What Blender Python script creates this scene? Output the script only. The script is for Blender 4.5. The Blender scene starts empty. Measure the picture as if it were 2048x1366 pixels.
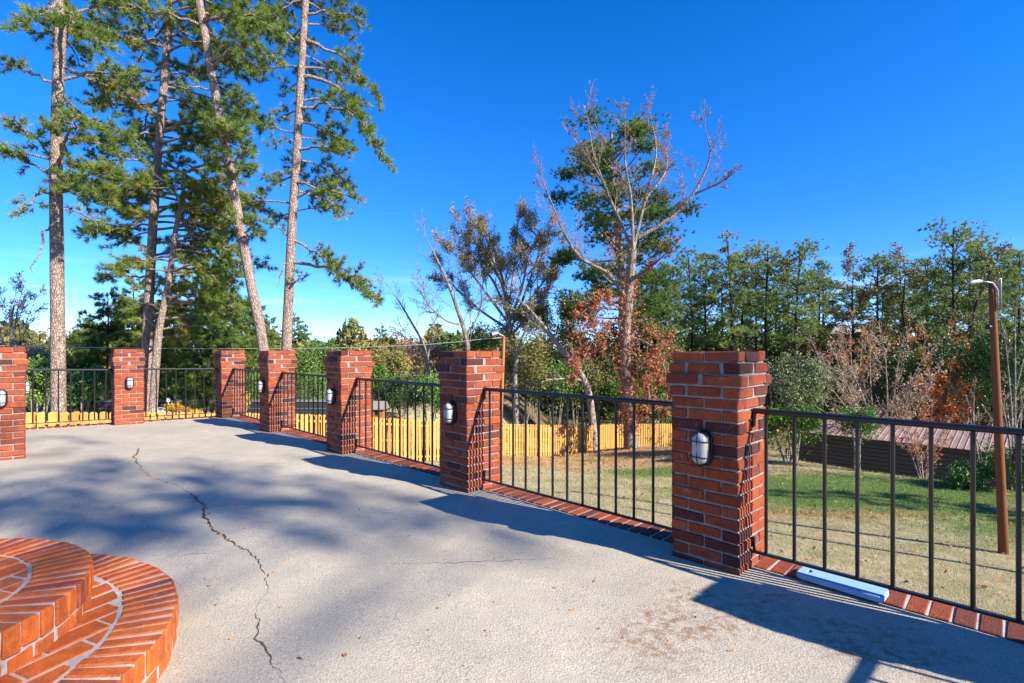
import bpy, math, random
import numpy as np
from mathutils import Vector, Matrix

S = bpy.context.scene
COL = S.collection
rng = np.random.default_rng(7)
random.seed(7)
R = math.radians

# ------------------------------------------------------------------ camera
CAMZ = 1.26
cam = bpy.data.cameras.new('camera')
cam.lens = 18.0; cam.sensor_width = 36.0; cam.sensor_fit = 'HORIZONTAL'
cam.shift_y = 17.0 / 2048.0
cam.clip_start = 0.05; cam.clip_end = 2000
camo = bpy.data.objects.new('camera', cam); COL.objects.link(camo)
camo.location = (0, 0, CAMZ); camo.rotation_euler = (R(90), 0, 0)
S.camera = camo

# ------------------------------------------------------------------ light
SUN_EL = R(31.0)
SUN_H = Vector((0.853, -0.522, 0)).normalized()          # horizontal direction TO the sun
world = bpy.data.worlds.new("World"); S.world = world
world.use_nodes = True
wn = world.node_tree.nodes; wl = world.node_tree.links
for n in list(wn): wn.remove(n)
wout = wn.new('ShaderNodeOutputWorld'); bg = wn.new('ShaderNodeBackground')
sky = wn.new('ShaderNodeTexSky'); sky.sky_type = 'NISHITA'; sky.sun_disc = False
sky.sun_elevation = SUN_EL
sky.sun_rotation = math.atan2(SUN_H.x, SUN_H.y)
sky.air_density = 0.65; sky.dust_density = 0.0; sky.ozone_density = 4.5; sky.altitude = 100
hs = wn.new('ShaderNodeHueSaturation'); hs.inputs['Saturation'].default_value = 1.28
hs.inputs['Hue'].default_value = 0.509
wl.new(sky.outputs[0], hs.inputs['Color'])
low = wn.new('ShaderNodeValToRGB'); low.color_ramp.elements[0].position = 0.0; low.color_ramp.elements[0].color = (0.60, 0.69, 0.84, 1)
low.color_ramp.elements[1].position = 0.38; low.color_ramp.elements[1].color = (1, 1, 1, 1)
lowm = wn.new('ShaderNodeMix'); lowm.data_type = 'RGBA'; lowm.blend_type = 'MULTIPLY'; lowm.inputs['Factor'].default_value = 1.0
# thin cirrus wisps low in the sky, all the way round
tc = wn.new('ShaderNodeTexCoord'); sep = wn.new('ShaderNodeSeparateXYZ')
wl.new(tc.outputs['Generated'], sep.inputs[0])
mp = wn.new('ShaderNodeMapping'); mp.inputs['Scale'].default_value = (2.2, 2.2, 26)
mp.inputs['Rotation'].default_value = (0.06, 0.02, 0)
wl.new(tc.outputs['Generated'], mp.inputs[0])
nz = wn.new('ShaderNodeTexNoise'); nz.inputs['Scale'].default_value = 1.6; nz.inputs['Detail'].default_value = 7
nz.inputs['Roughness'].default_value = 0.6
wl.new(mp.outputs[0], nz.inputs['Vector'])
mr = wn.new('ShaderNodeMapRange'); mr.inputs[1].default_value = 0.52; mr.inputs[2].default_value = 1.0
wl.new(nz.outputs[0], mr.inputs[0])
el = wn.new('ShaderNodeMapRange'); el.inputs[1].default_value = 0.17; el.inputs[2].default_value = 0.09
wl.new(sep.outputs[2], el.inputs[0])
mul = wn.new('ShaderNodeMath'); mul.operation = 'MULTIPLY'
wl.new(mr.outputs[0], mul.inputs[0]); wl.new(el.outputs[0], mul.inputs[1]); el.inputs[4].default_value = 0.6
mix = wn.new('ShaderNodeMix'); mix.data_type = 'RGBA'
wl.new(mul.outputs[0], mix.inputs['Factor'])
wl.new(sep.outputs[2], low.inputs[0]); wl.new(hs.outputs[0], lowm.inputs[6]); wl.new(low.outputs[0], lowm.inputs[7]); wl.new(lowm.outputs[2], mix.inputs[6]); mix.inputs[7].default_value = (4.6, 5.0, 5.6, 1)
wl.new(mix.outputs[2], bg.inputs['Color']); bg.inputs['Strength'].default_value = 0.15
wl.new(bg.outputs[0], wout.inputs[0])

sun = bpy.data.lights.new('sun', 'SUN'); sun.energy = 5.0; sun.angle = R(0.5); sun.color = (1.0, 0.925, 0.82)
suno = bpy.data.objects.new('sun', sun); COL.objects.link(suno)
tosun = Vector((SUN_H.x * math.cos(SUN_EL), SUN_H.y * math.cos(SUN_EL), math.sin(SUN_EL)))
suno.rotation_euler = tosun.to_track_quat('Z', 'Y').to_euler(); suno.location = (20, -12, 20)

S.view_settings.view_transform = 'Standard'; S.view_settings.look = 'None'
S.view_settings.exposure = 1.22; S.view_settings.gamma = 1.0
S.view_settings.use_curve_mapping = False
S.render.engine = 'CYCLES'
S.cycles.max_bounces = 6; S.cycles.diffuse_bounces = 3; S.cycles.glossy_bounces = 2
S.cycles.transmission_bounces = 4; S.cycles.transparent_max_bounces = 8

# ------------------------------------------------------------------ helpers
def W(x, y, d):
    """a point of the place from its bearing in the photograph and its distance"""
    return np.array(((x - 1024) / 1024 * d, d, CAMZ - (y - 700) / 1024 * d))

def tag(o, label=None, cat=None, group=None, kind=None):
    if label: o['label'] = label
    if cat: o['category'] = cat
    if group: o['group'] = group
    if kind: o['kind'] = kind
    return o

def link(o, parent=None):
    COL.objects.link(o)
    if parent is not None: o.parent = parent
    return o

def thing(name, label, cat, loc=(0, 0, 0), rz=0.0, group=None):
    o = bpy.data.objects.new(name, None); link(o)
    o.empty_display_size = 0.1
    o.location = loc; o.rotation_euler = (0, 0, rz)
    return tag(o, label, cat, group)

def part(name, me, parent, loc=(0, 0, 0), rot=(0, 0, 0), mat=None):
    if mat is not None and (not me.materials): me.materials.append(mat)
    o = bpy.data.objects.new(name, me); link(o, parent)
    o.location = loc; o.rotation_euler = rot
    return o

def copy_tree(o, parent=None):
    c = o.copy(); COL.objects.link(c)
    if parent is not None: c.parent = parent
    for ch in list(o.children): copy_tree(ch, c)
    return c

class MB:
    """collects geometry, builds ONE mesh"""
    def __init__(s): s.v = []; s.f = []; s.n = 0; s.t = []
    def add(s, v, f, tint=None):
        v = np.asarray(v, float).reshape(-1, 3); f = np.asarray(f, int)
        if f.ndim == 2 and f.shape[1] == 4:
            f = np.concatenate([f[:, [0, 1, 2]], f[:, [0, 2, 3]]])
        s.v.append(v); s.f.append(f.reshape(-1, 3) + s.n); s.n += len(v)
        s.t.append(np.full(len(v), 0.5) if tint is None else np.broadcast_to(np.asarray(tint, float), (len(v),)).copy())
    def box(s, x0, x1, y0, y1, z0, z1):
        v = [(x0,y0,z0),(x1,y0,z0),(x1,y1,z0),(x0,y1,z0),(x0,y0,z1),(x1,y0,z1),(x1,y1,z1),(x0,y1,z1)]
        s.add(v, [(0,3,2,1),(4,5,6,7),(0,1,5,4),(1,2,6,5),(2,3,7,6),(3,0,4,7)])
    def tube(s, pts, rad, sides=6, tint=None, cap=True):
        p = np.asarray(pts, float); n = len(p)
        rad = np.broadcast_to(np.asarray(rad, float), (n,))
        t = np.gradient(p, axis=0); t /= (np.linalg.norm(t, axis=1, keepdims=True) + 1e-9)
        ref = np.array((0, 0, 1.0)) if abs(t[:, 2].mean()) < 0.8 else np.array((1.0, 0, 0))
        a = np.cross(t, ref); a /= (np.linalg.norm(a, axis=1, keepdims=True) + 1e-9)
        b = np.cross(t, a)
        th = np.arange(sides) * 2 * np.pi / sides
        ring = a[:, None, :] * np.cos(th)[None, :, None] + b[:, None, :] * np.sin(th)[None, :, None]
        v = (p[:, None, :] + ring * rad[:, None, None]).reshape(-1, 3)
        i = np.arange(n - 1)[:, None] * sides; j = np.arange(sides)[None, :]; k = (j + 1) % sides
        f = np.stack([i + j, i + sides + j, i + sides + k, i + k], -1).reshape(-1, 4)
        f = np.concatenate([f[:, [0, 1, 2]], f[:, [0, 2, 3]]])
        if cap and sides > 2:
            c0 = np.array([(0, q, q + 1) for q in range(1, sides - 1)])
            o = (n - 1) * sides
            c1 = np.array([(o, o + q + 1, o + q) for q in range(1, sides - 1)])
            f = np.concatenate([f, c0, c1])
        s.add(v, f, tint)
    def mesh(s, name, mat=None, smooth=False, tint=False):
        me = bpy.data.meshes.new(name)
        if s.n:
            v = np.concatenate(s.v); f = np.concatenate(s.f)
            me.vertices.add(len(v)); me.vertices.foreach_set('co', v.astype(np.float32).ravel())
            me.loops.add(f.size); me.loops.foreach_set('vertex_index', f.astype(np.int32).ravel())
            me.polygons.add(len(f)); me.polygons.foreach_set('loop_start', np.arange(0, f.size, 3, dtype=np.int32))
            me.polygons.foreach_set('use_smooth', np.full(len(f), bool(smooth)))
            if tint:
                at = me.attributes.new('tint', 'FLOAT', 'POINT')
                at.data.foreach_set('value', np.concatenate(s.t).astype(np.float32))
            me.update(calc_edges=True); me.validate()
        if mat: me.materials.append(mat)
        return me

# ------------------------------------------------------------------ materials
class NT:
    def __init__(s, name, rough=0.8, spec=0.3):
        s.m = bpy.data.materials.new(name); s.m.use_nodes = True
        s.n = s.m.node_tree.nodes; s.l = s.m.node_tree.links
        s.b = s.n['Principled BSDF']; s.b.inputs['Roughness'].default_value = rough
        s.b.inputs['Specular IOR Level'].default_value = spec
        s._tc = None
    def new(s, t, **kw):
        n = s.n.new(t)
        for k, v in kw.items(): setattr(n, k, v)
        return n
    def coord(s, which='Object'):
        if s._tc is None: s._tc = s.new('ShaderNodeTexCoord')
        return s._tc.outputs[which]
    def mapping(s, vec, scale=(1, 1, 1)):
        m = s.new('ShaderNodeMapping'); m.inputs['Scale'].default_value = scale
        s.l.new(vec, m.inputs[0]); return m.outputs[0]
    def noise(s, vec, scale, detail=4, rough=0.55, dist=0):
        n = s.new('ShaderNodeTexNoise'); n.inputs['Scale'].default_value = scale
        n.inputs['Detail'].default_value = detail; n.inputs['Roughness'].default_value = rough
        n.inputs['Distortion'].default_value = dist
        if vec is not None: s.l.new(vec, n.inputs['Vector'])
        return n.outputs[0]
    def voro(s, vec, scale, feat='F1', out=0):
        n = s.new('ShaderNodeTexVoronoi', feature=feat); n.inputs['Scale'].default_value = scale
        if vec is not None: s.l.new(vec, n.inputs['Vector'])
        return n.outputs[out]
    def ramp(s, fac, stops):
        r = s.new('ShaderNodeValToRGB'); e = r.color_ramp.elements
        while len(e) < len(stops): e.new(0.5)
        for k, (p, c) in enumerate(stops):
            e[k].position = p; e[k].color = (c, c, c, 1) if isinstance(c, (int, float)) else (*c, 1)
        s.l.new(fac, r.inputs[0]); return r.outputs[0]
    def mix(s, fac, a, b, mode='MIX'):
        m = s.new('ShaderNodeMix', data_type='RGBA', blend_type=mode)
        for sock, v in ((m.inputs['Factor'], fac), (m.inputs[6], a), (m.inputs[7], b)):
            if isinstance(v, (int, float)): sock.default_value = v if sock.type == 'VALUE' else (v, v, v, 1)
            elif isinstance(v, tuple): sock.default_value = (*v, 1)
            else: s.l.new(v, sock)
        return m.outputs[2]
    def math(s, op, a, b=0.0):
        m = s.new('ShaderNodeMath', operation=op)
        for sock, v in ((m.inputs[0], a), (m.inputs[1], b)):
            if isinstance(v, (int, float)): sock.default_value = v
            else: s.l.new(v, sock)
        return m.outputs[0]
    def color(s, c):
        if isinstance(c, tuple): s.b.inputs['Base Color'].default_value = (*c, 1)
        else: s.l.new(c, s.b.inputs['Base Color'])
    def bump(s, h, strength=0.5, dist=0.01):
        b = s.new('ShaderNodeBump'); b.inputs['Strength'].default_value = strength
        b.inputs['Distance'].default_value = dist
        s.l.new(h, b.inputs['Height']); s.l.new(b.outputs[0], s.b.inputs['Normal'])
    def rnd(s):
        return s.new('ShaderNodeObjectInfo').outputs['Random']
    def geo(s, out): return s.new('ShaderNodeNewGeometry').outputs[out]
    def attr(s, name):
        a = s.new('ShaderNodeAttribute'); a.attribute_name = name; return a.outputs['Fac']

def M_brick(name, stops, speck=0.5, groove=1.0):
    t = NT(name, 0.75, 0.25)
    r = t.rnd()
    off = t.new('ShaderNodeVectorMath', operation='ADD')
    comb = t.new('ShaderNodeCombineXYZ')
    t.l.new(t.math('MULTIPLY', r, 37.0), comb.inputs[0]); t.l.new(t.math('MULTIPLY', r, 91.0), comb.inputs[1])
    t.l.new(t.coord('Object'), off.inputs[0]); t.l.new(comb.outputs[0], off.inputs[1])
    v = off.outputs[0]
    base = t.ramp(r, stops)
    base = t.mix(t.ramp(t.noise(v, 26, 5, 0.7), [(0.40, 0.0), (0.70, 0.75)]), base, t.mix(0.6, base, (0.10, 0.018, 0.010)))
    gr = t.noise(t.mapping(v, (1, 1, 0.05)), 190, 2, 0.5)             # wire-cut drag marks
    base = t.mix(t.ramp(gr, [(0.38, 0.35 * groove), (0.55, 0.0)]), base, (0.05, 0.012, 0.008))
    wp = t.new('ShaderNodeNewGeometry').outputs['Position']
    base = t.mix(t.ramp(t.noise(wp, 5.5, 5, 0.7), [(0.45, 0.0), (0.72, 0.6)]), base, t.mix(0.55, base, (0.07, 0.035, 0.022)))
    base = t.mix(t.ramp(t.noise(wp, 16, 5, 0.75), [(0.60, 0.0), (0.74, 0.5)]), base, (0.42, 0.30, 0.23))
    sp = t.noise(v, 230, 3, 0.75)
    base = t.mix(t.ramp(sp, [(0.60, 0.0), (0.70, speck)]), base, (0.50, 0.36, 0.28))
    t.color(base)
    h = t.math('ADD', t.math('MULTIPLY', gr, 0.8 * groove), t.math('MULTIPLY', t.noise(v, 160, 3), 0.8))
    t.bump(h, 0.9, 0.006)
    return t.m

BR_P = [(0.0, (0.060, 0.016, 0.015)), (0.10, (0.085, 0.019, 0.014)), (0.18, (0.17, 0.029, 0.014)), (0.28, (0.30, 0.055, 0.015)),
        (0.65, (0.37, 0.072, 0.018)), (0.88, (0.43, 0.092, 0.024)), (1.0, (0.25, 0.044, 0.024))]
BR_S = [(0.0, (0.42, 0.075, 0.020)), (0.12, (0.30, 0.066, 0.030)), (0.2, (0.52, 0.105, 0.018)),
        (0.6, (0.61, 0.128, 0.018)), (1.0, (0.64, 0.155, 0.028))]
m_brick = M_brick('pillar_brick', BR_P, 0.45)
m_step = M_brick('step_brick', BR_S, 0.3, 0.5)
BR_B = [(0.0, (0.09, 0.028, 0.018)), (0.3, (0.20, 0.045, 0.018)), (0.7, (0.33, 0.068, 0.018)), (1.0, (0.40, 0.085, 0.022))]
m_border = M_brick('border_brick', BR_B, 0.25, 0.8)

def M_mortar(name, c, b=0.5):
    t = NT(name, 0.95, 0.1)
    v = t.coord('Object')
    cc = t.mix(t.noise(v, 30, 5), tuple(q * 0.6 for q in c), tuple(min(1, q * 1.25) for q in c))
    t.color(t.mix(t.ramp(t.noise(v, 9, 5, 0.7), [(0.45, 0.0), (0.7, 0.7)]), cc, tuple(q * 0.42 for q in c)))
    t.bump(t.noise(v, 260, 3), b, 0.004)
    return t.m
m_mortar = M_mortar('mortar', (0.29, 0.265, 0.23))
m_mortar_pale = M_mortar('pale_mortar', (0.50, 0.46, 0.40))

# patio concrete: exposed fine aggregate, blotches, rust stains by the near pillar
t = NT('patio_concrete', 0.9, 0.2); v = t.coord('Object')
big = t.noise(v, 0.7, 5, 0.6); mid = t.noise(v, 4.5, 5, 0.65); fine = t.noise(v, 150, 3, 0.7); agg = t.voro(v, 95)
c = t.mix(t.ramp(big, [(0.32, 0.0), (0.68, 1.0)]), (0.39, 0.338, 0.25), (0.525, 0.458, 0.345))
c = t.mix(t.ramp(mid, [(0.42, 0.0), (0.72, 0.55)]), c, (0.30, 0.275, 0.24))
c = t.mix(t.ramp(fine, [(0.36, 0.6), (0.5, 0.0)]), c, (0.15, 0.135, 0.11))
c = t.mix(t.ramp(fine, [(0.56, 0.0), (0.70, 0.5)]), c, (0.70, 0.64, 0.54))
c = t.mix(t.ramp(t.noise(v, 48, 3, 0.7), [(0.60, 0.0), (0.70, 0.55)]), c, (0.15, 0.135, 0.11))
def spot(cx, cy, r, sharp=0.5):
    vm = t.new('ShaderNodeVectorMath', operation='DISTANCE'); t.l.new(v, vm.inputs[0]); vm.inputs[1].default_value = (cx, cy, 0)
    d = t.math('ADD', vm.outputs['Value'], t.math('MULTIPLY', t.math('SUBTRACT', t.noise(v, 5, 5, 0.7), 0.5), r * 1.7))
    return t.ramp(t.math('DIVIDE', d, r), [(0.3, 1.0), (0.95, 0.0)])
rust = t.math('MULTIPLY', t.ramp(t.noise(v, 22, 5, 0.7), [(0.45, 0.0), (0.62, 0.9)]), 1.0)
for (cx, cy, r_) in ((1.55, 2.15, 0.36), (0.9, 2.45, 0.4), (0.62, 2.2, 0.35), (1.3, 2.55, 0.25)):
    c = t.mix(t.math('MULTIPLY', t.math('MULTIPLY', spot(cx, cy, r_), rust), 0.75), c, (0.20, 0.095, 0.035))
t.color(c); t.bump(t.math('ADD', t.math('MULTIPLY', fine, 0.8), t.math('MULTIPLY', agg, 0.5)), 0.55, 0.006)
m_conc = t.m
t = NT('crack_dirt', 1.0, 0.05); v = t.coord('Object')
t.color(t.mix(t.noise(v, 60, 3), (0.03, 0.026, 0.02), (0.15, 0.12, 0.075))); m_crack = t.m

t = NT('black_iron', 0.38, 0.5); t.color((0.012, 0.011, 0.011)); t.bump(t.noise(t.coord(), 60, 3), 0.12, 0.002); m_iron = t.m
t = NT('lamp_black', 0.35, 0.5); t.color((0.012, 0.012, 0.014)); m_lampblack = t.m
t = NT('frosted_glass', 0.35, 0.5); t.color(t.mix(t.noise(t.coord(), 20, 2), (0.30, 0.30, 0.29), (0.42, 0.42, 0.41)))
t.b.inputs['Subsurface Weight'].default_value = 0.3; t.b.inputs['Subsurface Radius'].default_value = (0.02, 0.02, 0.02); m_lens = t.m
t = NT('foam', 0.8, 0.2); t.color(t.mix(t.noise(t.coord(), 120, 2), (0.20, 0.36, 0.50), (0.26, 0.43, 0.57)))
t.bump(t.noise(t.coord(), 300, 2), 0.3, 0.003); m_foam = t.m

def M_wood(name, a, b, knot=0.4):
    t = NT(name, 0.75, 0.2); r = t.rnd()
    v0 = t.coord('Object'); off = t.new('ShaderNodeVectorMath', operation='ADD'); cb = t.new('ShaderNodeCombineXYZ')
    t.l.new(t.math('MULTIPLY', r, 53.0), cb.inputs[0]); t.l.new(v0, off.inputs[0]); t.l.new(cb.outputs[0], off.inputs[1])
    v = off.outputs[0]
    g = t.noise(t.mapping(v, (30, 30, 1.6)), 2.0, 5, 0.6, 0.8)
    c = t.mix(g, a, b)
    c = t.mix(t.ramp(r, [(0.0, 0.5), (0.3, 0.0), (0.6, 0.1), (0.8, 0.5), (1.0, 0.8)]), c, tuple(q * 0.6 for q in a))
    c = t.mix(t.ramp(t.noise(v, 3.5, 4, 0.7), [(0.5, 0.0), (0.75, 0.35)]), c, tuple(q * 0.5 for q in b))
    c = t.mix(t.ramp(t.noise(v, 7, 2), [(0.62, 0.0), (0.72, knot)]), c, tuple(q * 0.45 for q in a))
    t.color(c); t.bump(g, 0.3, 0.004); return t.m
m_cedar = M_wood('new_fence_wood', (0.52, 0.24, 0.055), (0.66, 0.37, 0.10))
m_post = M_wood('treated_post', (0.34, 0.115, 0.035), (0.46, 0.17, 0.055))
m_pole = M_wood('pole_wood', (0.20, 0.075, 0.028), (0.36, 0.14, 0.05), 0.5)
m_grey = M_wood('grey_wood', (0.30, 0.26, 0.22), (0.46, 0.41, 0.36))

def M_bark(name, a, b, sc=6.0, z=0.25, bump=0.9):
    t = NT(name, 0.95, 0.1); v = t.coord('Object')
    p = t.noise(t.mapping(v, (1, 1, z)), sc, 6, 0.7, 0.6)
    vo = t.voro(t.mapping(v, (1, 1, z)), sc * 1.6, 'DISTANCE_TO_EDGE')
    c = t.mix(t.ramp(p, [(0.35, 0.0), (0.65, 1.0)]), a, b)
    c = t.mix(t.ramp(vo, [(0.0, 0.6), (0.12, 0.0)]), c, tuple(q * 0.4 for q in a))
    c = t.mix(t.ramp(t.noise(v, sc * 5, 3), [(0.55, 0.0), (0.75, 0.5)]), c, tuple(min(1, q * 1.5) for q in b))
    t.color(c); t.bump(t.math('ADD', t.ramp(vo, [(0.0, 0.0), (0.2, 1.0)]), p), bump, 0.03); return t.m
m_bark_pine = M_bark('pine_bark', (0.20, 0.135, 0.10), (0.50, 0.38, 0.31), 12.0, 0.4)
m_bark_far = M_bark('dark_bark', (0.035, 0.028, 0.024), (0.09, 0.07, 0.058), 5.0)
m_bark_pale = M_bark('pale_bark', (0.20, 0.165, 0.13), (0.42, 0.37, 0.31), 7.0, 0.5, 0.5)
m_bark_gum = M_bark('sweetgum_bark', (0.16, 0.12, 0.09), (0.38, 0.31, 0.25), 6.0)
m_bark_grey = M_bark('grey_bark', (0.19, 0.16, 0.13), (0.38, 0.33, 0.28), 7.0)

def M_leaf(name, stops, trans=0.25, rough=0.6, spec=0.25):
    t = NT(name, rough, spec)
    c = t.ramp(t.attr('tint'), stops)
    t.color(c)
    tr = t.new('ShaderNodeBsdfTranslucent'); t.l.new(c, tr.inputs['Color'])
    mx = t.new('ShaderNodeMixShader'); mx.inputs[0].default_value = trans
    t.l.new(t.b.outputs[0], mx.inputs[1]); t.l.new(tr.outputs[0], mx.inputs[2])
    out = [n for n in t.n if n.type == 'OUTPUT_MATERIAL'][0]
    t.l.new(mx.outputs[0], out.inputs['Surface']); return t.m
m_needle = M_leaf('pine_needles', [(0.0, (0.060, 0.106, 0.029)), (0.5, (0.142, 0.218, 0.043)), (0.85, (0.264, 0.330, 0.058)), (0.98, (0.360, 0.348, 0.060)), (1.0, (0.540, 0.192, 0.042))], 0.35)
m_needle_far = M_leaf('far_needles', [(0.0, (0.075, 0.125, 0.048)), (0.6, (0.188, 0.263, 0.081)), (1.0, (0.338, 0.375, 0.106))], 0.35)
m_leaf_green = M_leaf('evergreen_leaf', [(0.0, (0.043, 0.088, 0.023)), (0.6, (0.108, 0.205, 0.039)), (1.0, (0.234, 0.332, 0.069))], 0.2, 0.4, 0.4)
m_leaf_hedge = M_leaf('hedge_leaf', [(0.0, (0.062, 0.138, 0.015)), (0.6, (0.119, 0.231, 0.022)), (1.0, (0.200, 0.300, 0.037))], 0.25, 0.45, 0.35)
m_leaf_olive = M_leaf('olive_leaf', [(0.0, (0.090, 0.108, 0.032)), (0.55, (0.208, 0.208, 0.064)), (0.9, (0.342, 0.278, 0.090)), (1.0, (0.486, 0.270, 0.072))], 0.25)
m_leaf_grey = M_leaf('greygreen_leaf', [(0.0, (0.095, 0.129, 0.052)), (0.6, (0.207, 0.241, 0.103)), (1.0, (0.328, 0.345, 0.172))], 0.2)
m_leaf_red = M_leaf('autumn_red_leaf', [(0.0, (0.26, 0.075, 0.050)), (0.45, (0.46, 0.17, 0.085)), (0.75, (0.56, 0.27, 0.10)), (1.0, (0.44, 0.36, 0.11))], 0.4)
m_leaf_orange = M_leaf('autumn_orange_leaf', [(0.0, (0.213, 0.037, 0.022)), (0.3, (0.425, 0.100, 0.025)), (0.7, (0.650, 0.213, 0.027)), (1.0, (0.625, 0.325, 0.050))], 0.3)
m_leaf_brown = M_leaf('dry_brown_leaf', [(0.0, (0.27, 0.165, 0.10)), (0.5, (0.42, 0.29, 0.18)), (0.88, (0.50, 0.37, 0.24)), (1.0, (0.46, 0.15, 0.09))], 0.3)
m_leaf_yellow = M_leaf('yellow_leaf', [(0.0, (0.38, 0.20, 0.02)), (0.6, (0.58, 0.36, 0.025)), (1.0, (0.62, 0.42, 0.05))], 0.3)
m_grass = M_leaf('grass_blades', [(0.0, (0.56, 0.47, 0.28)), (0.45, (0.50, 0.43, 0.22)), (0.62, (0.26, 0.28, 0.09)), (1.0, (0.13, 0.22, 0.05))], 0.4)
m_litter = M_leaf('fallen_leaves', [(0.0, (0.250, 0.094, 0.037)), (0.5, (0.475, 0.194, 0.069)), (1.0, (0.587, 0.300, 0.112))], 0.1, 0.8, 0.1)

# ------------------------------------------------------------------ patio frame of reference
PHI = R(44.2)
U = np.array((math.cos(PHI), math.sin(PHI), 0)); V = np.array((-math.sin(PHI), math.cos(PHI), 0))
P1 = np.array((1.26, 2.848, 0)); STEP = np.array((-1.656, 1.650, 0))
LDIR = STEP / np.linalg.norm(STEP)                      # along the straight run of pillars
LNRM = np.array((LDIR[1], -LDIR[0], 0))                 # outward
def gz(x, y):                                           # the slab falls gently towards the railing
    s = -((x - P1[0]) * LNRM[0] + (y - P1[1]) * LNRM[1])
    return 0.0165 * max(0.0, s)
def G(px, py):                                          # patio point seen at a bearing
    z = 0.0
    for _ in range(6):
        d = 1024 * (CAMZ - z) / (py - 700); x = (px - 1024) / 1024 * d; z = gz(x, d)
    return np.array((x, d, z))
def loc2w(o, x, y): return o + U * x + V * y

PIL = [P1 + STEP * k for k in range(5)]                 # P1..P5
P0 = P1 - STEP
P5 = PIL[4]
P6 = P5 - U * 1.57 + V * 0.0
P8 = P5 - U * 3.06
P7 = P5 - U * 3.05 - V * 2.60
for p in (P6, P8, P7, P0): p[2] = gz(p[0], p[1])
P7[2] = 0.042

# ------------------------------------------------------------------ terrain
def sm(a, b, x):
    t_ = np.clip((x - a) / (b - a), 0, 1); return t_ * t_ * (3 - 2 * t_)
CR0 = np.array((12.3, 23.6)); CR1 = np.array((16.4, 16.6)); CRD = (CR1 - CR0) / np.linalg.norm(CR1 - CR0)
CRN = np.array((-CRD[1], CRD[0]));
if CRN[0] < 0: CRN = -CRN
def tz(x, y):
    x = np.asarray(x, float); y = np.asarray(y, float)
    zl = -3.12 - 0.066 * (x - 10.5) - 0.125 * (y - 11)
    zl = np.where(x > 10.5, -3.12 + 0.0 * x - 0.125 * (y - 11), zl)
    zr = -3.12 - 0.052 * (y - 11) + 0.0 * x
    w = sm(5.0, 13.0, x + 0.15 * (y - 11)) * (1 - sm(26, 36, y))
    z = zl * (1 - w) + zr * w
    # the far part levels out; the neighbours' ground to the left stands higher
    z = np.maximum(z, -6.0 - 0.01 * (y - 40)) if z.ndim else max(float(z), -6.0)
    lf = sm(0.0, 6.0, (-9.0 - x) + 0.55 * (y - 15.5)) * (1 - sm(-1.0, 5.0, x))
    z = z * (1 - lf) + (-2.35 - 0.012 * (y - 15)) * lf
    # mulch bed round the big tree
    z = z + 0.35 * np.exp(-(((x - 8.0) / 3.2) ** 2 + ((y - 32.0) / 2.5) ** 2))
    # bank dropping to the shed
    s = (x - CR0[0]) * CRN[0] + (y - CR0[1]) * CRN[1]
    z = z - 2.2 * sm(0.3, 4.0, s) * (1 - sm(27, 34, y))
    z = z + 0.05 * np.sin(x * 0.7 + y * 0.31) * np.sin(y * 0.5 - x * 0.2)
    far = sm(70, 140, np.hypot(x, y)); z = z * (1 - far) + (-5.0) * far
    return z

def grid_mesh(name, xs, ys, mat):
    X, Y = np.meshgrid(xs, ys); Z = tz(X, Y)
    v = np.stack([X, Y, Z], -1).reshape(-1, 3); nx = len(xs)
    i = np.arange(len(ys) - 1)[:, None] * nx + np.arange(nx - 1)[None, :]
    f = np.stack([i, i + 1, i + nx + 1, i + nx], -1).reshape(-1, 4)
    mb = MB(); mb.add(v, f); return mb.mesh(name, mat, smooth=True)

t = NT('lawn', 0.95, 0.1); v = t.coord('Object')
big = t.noise(v, 0.22, 4, 0.6, 0.4); mid = t.noise(v, 1.3, 5, 0.65); fin = t.noise(v, 22, 4, 0.7); fin2 = t.noise(v, 75, 3, 0.75)
sx = t.new('ShaderNodeSeparateXYZ'); t.l.new(v, sx.inputs[0])
straw = t.mix(t.ramp(mid, [(0.35, 0.0), (0.65, 1.0)]), (0.40, 0.33, 0.18), (0.56, 0.48, 0.29))
straw = t.mix(t.ramp(t.noise(v, 0.9, 6, 0.75), [(0.44, 0.0), (0.62, 0.55)]), straw, (0.25, 0.27, 0.10))
green = t.mix(fin, (0.105, 0.185, 0.045), (0.21, 0.275, 0.08))
def gmask(cx, cy, rx, ry):
    a = t.math('DIVIDE', t.math('SUBTRACT', sx.outputs[0], cx), rx); b = t.math('DIVIDE', t.math('SUBTRACT', sx.outputs[1], cy), ry)
    d = t.math('SQRT', t.math('ADD', t.math('MULTIPLY', a, a), t.math('MULTIPLY', b, b)))
    d = t.math('ADD', d, t.math('MULTIPLY', t.math('SUBTRACT', mid, 0.5), 1.1))
    return t.ramp(d, [(0.55, 1.0), (1.1, 0.0)])
c = straw
leafc = t.mix(fin2, (0.36, 0.14, 0.045), (0.58, 0.28, 0.10))
for (cx, cy, rx, ry, k) in ((4.0, 27.0, 13, 5.0, 0.85), (8.0, 32.0, 6, 3.5, 1.0), (9.5, 14.3, 4.6, 0.9, 0.7), (-2.0, 25, 5, 3, 0.6), (6.6, 15.5, 2.4, 0.8, 0.6)):
    c = t.mix(t.math('MULTIPLY', t.math('MULTIPLY', gmask(cx, cy, rx, ry), t.ramp(fin, [(0.36, 0.15), (0.58, 1.0)])), k), c, leafc)
for (cx, cy, rx, ry, k) in ((11.8, 17.2, 8.0, 3.8, 1.0), (6.2, 22.3, 3.2, 1.5, 0.95), (4.0, 27.5, 1.1, 0.8, 0.9), (15, 12.5, 5, 3.0, 0.9)):
    c = t.mix(t.math('MULTIPLY', gmask(cx, cy, rx, ry), k), c, green)
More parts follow.
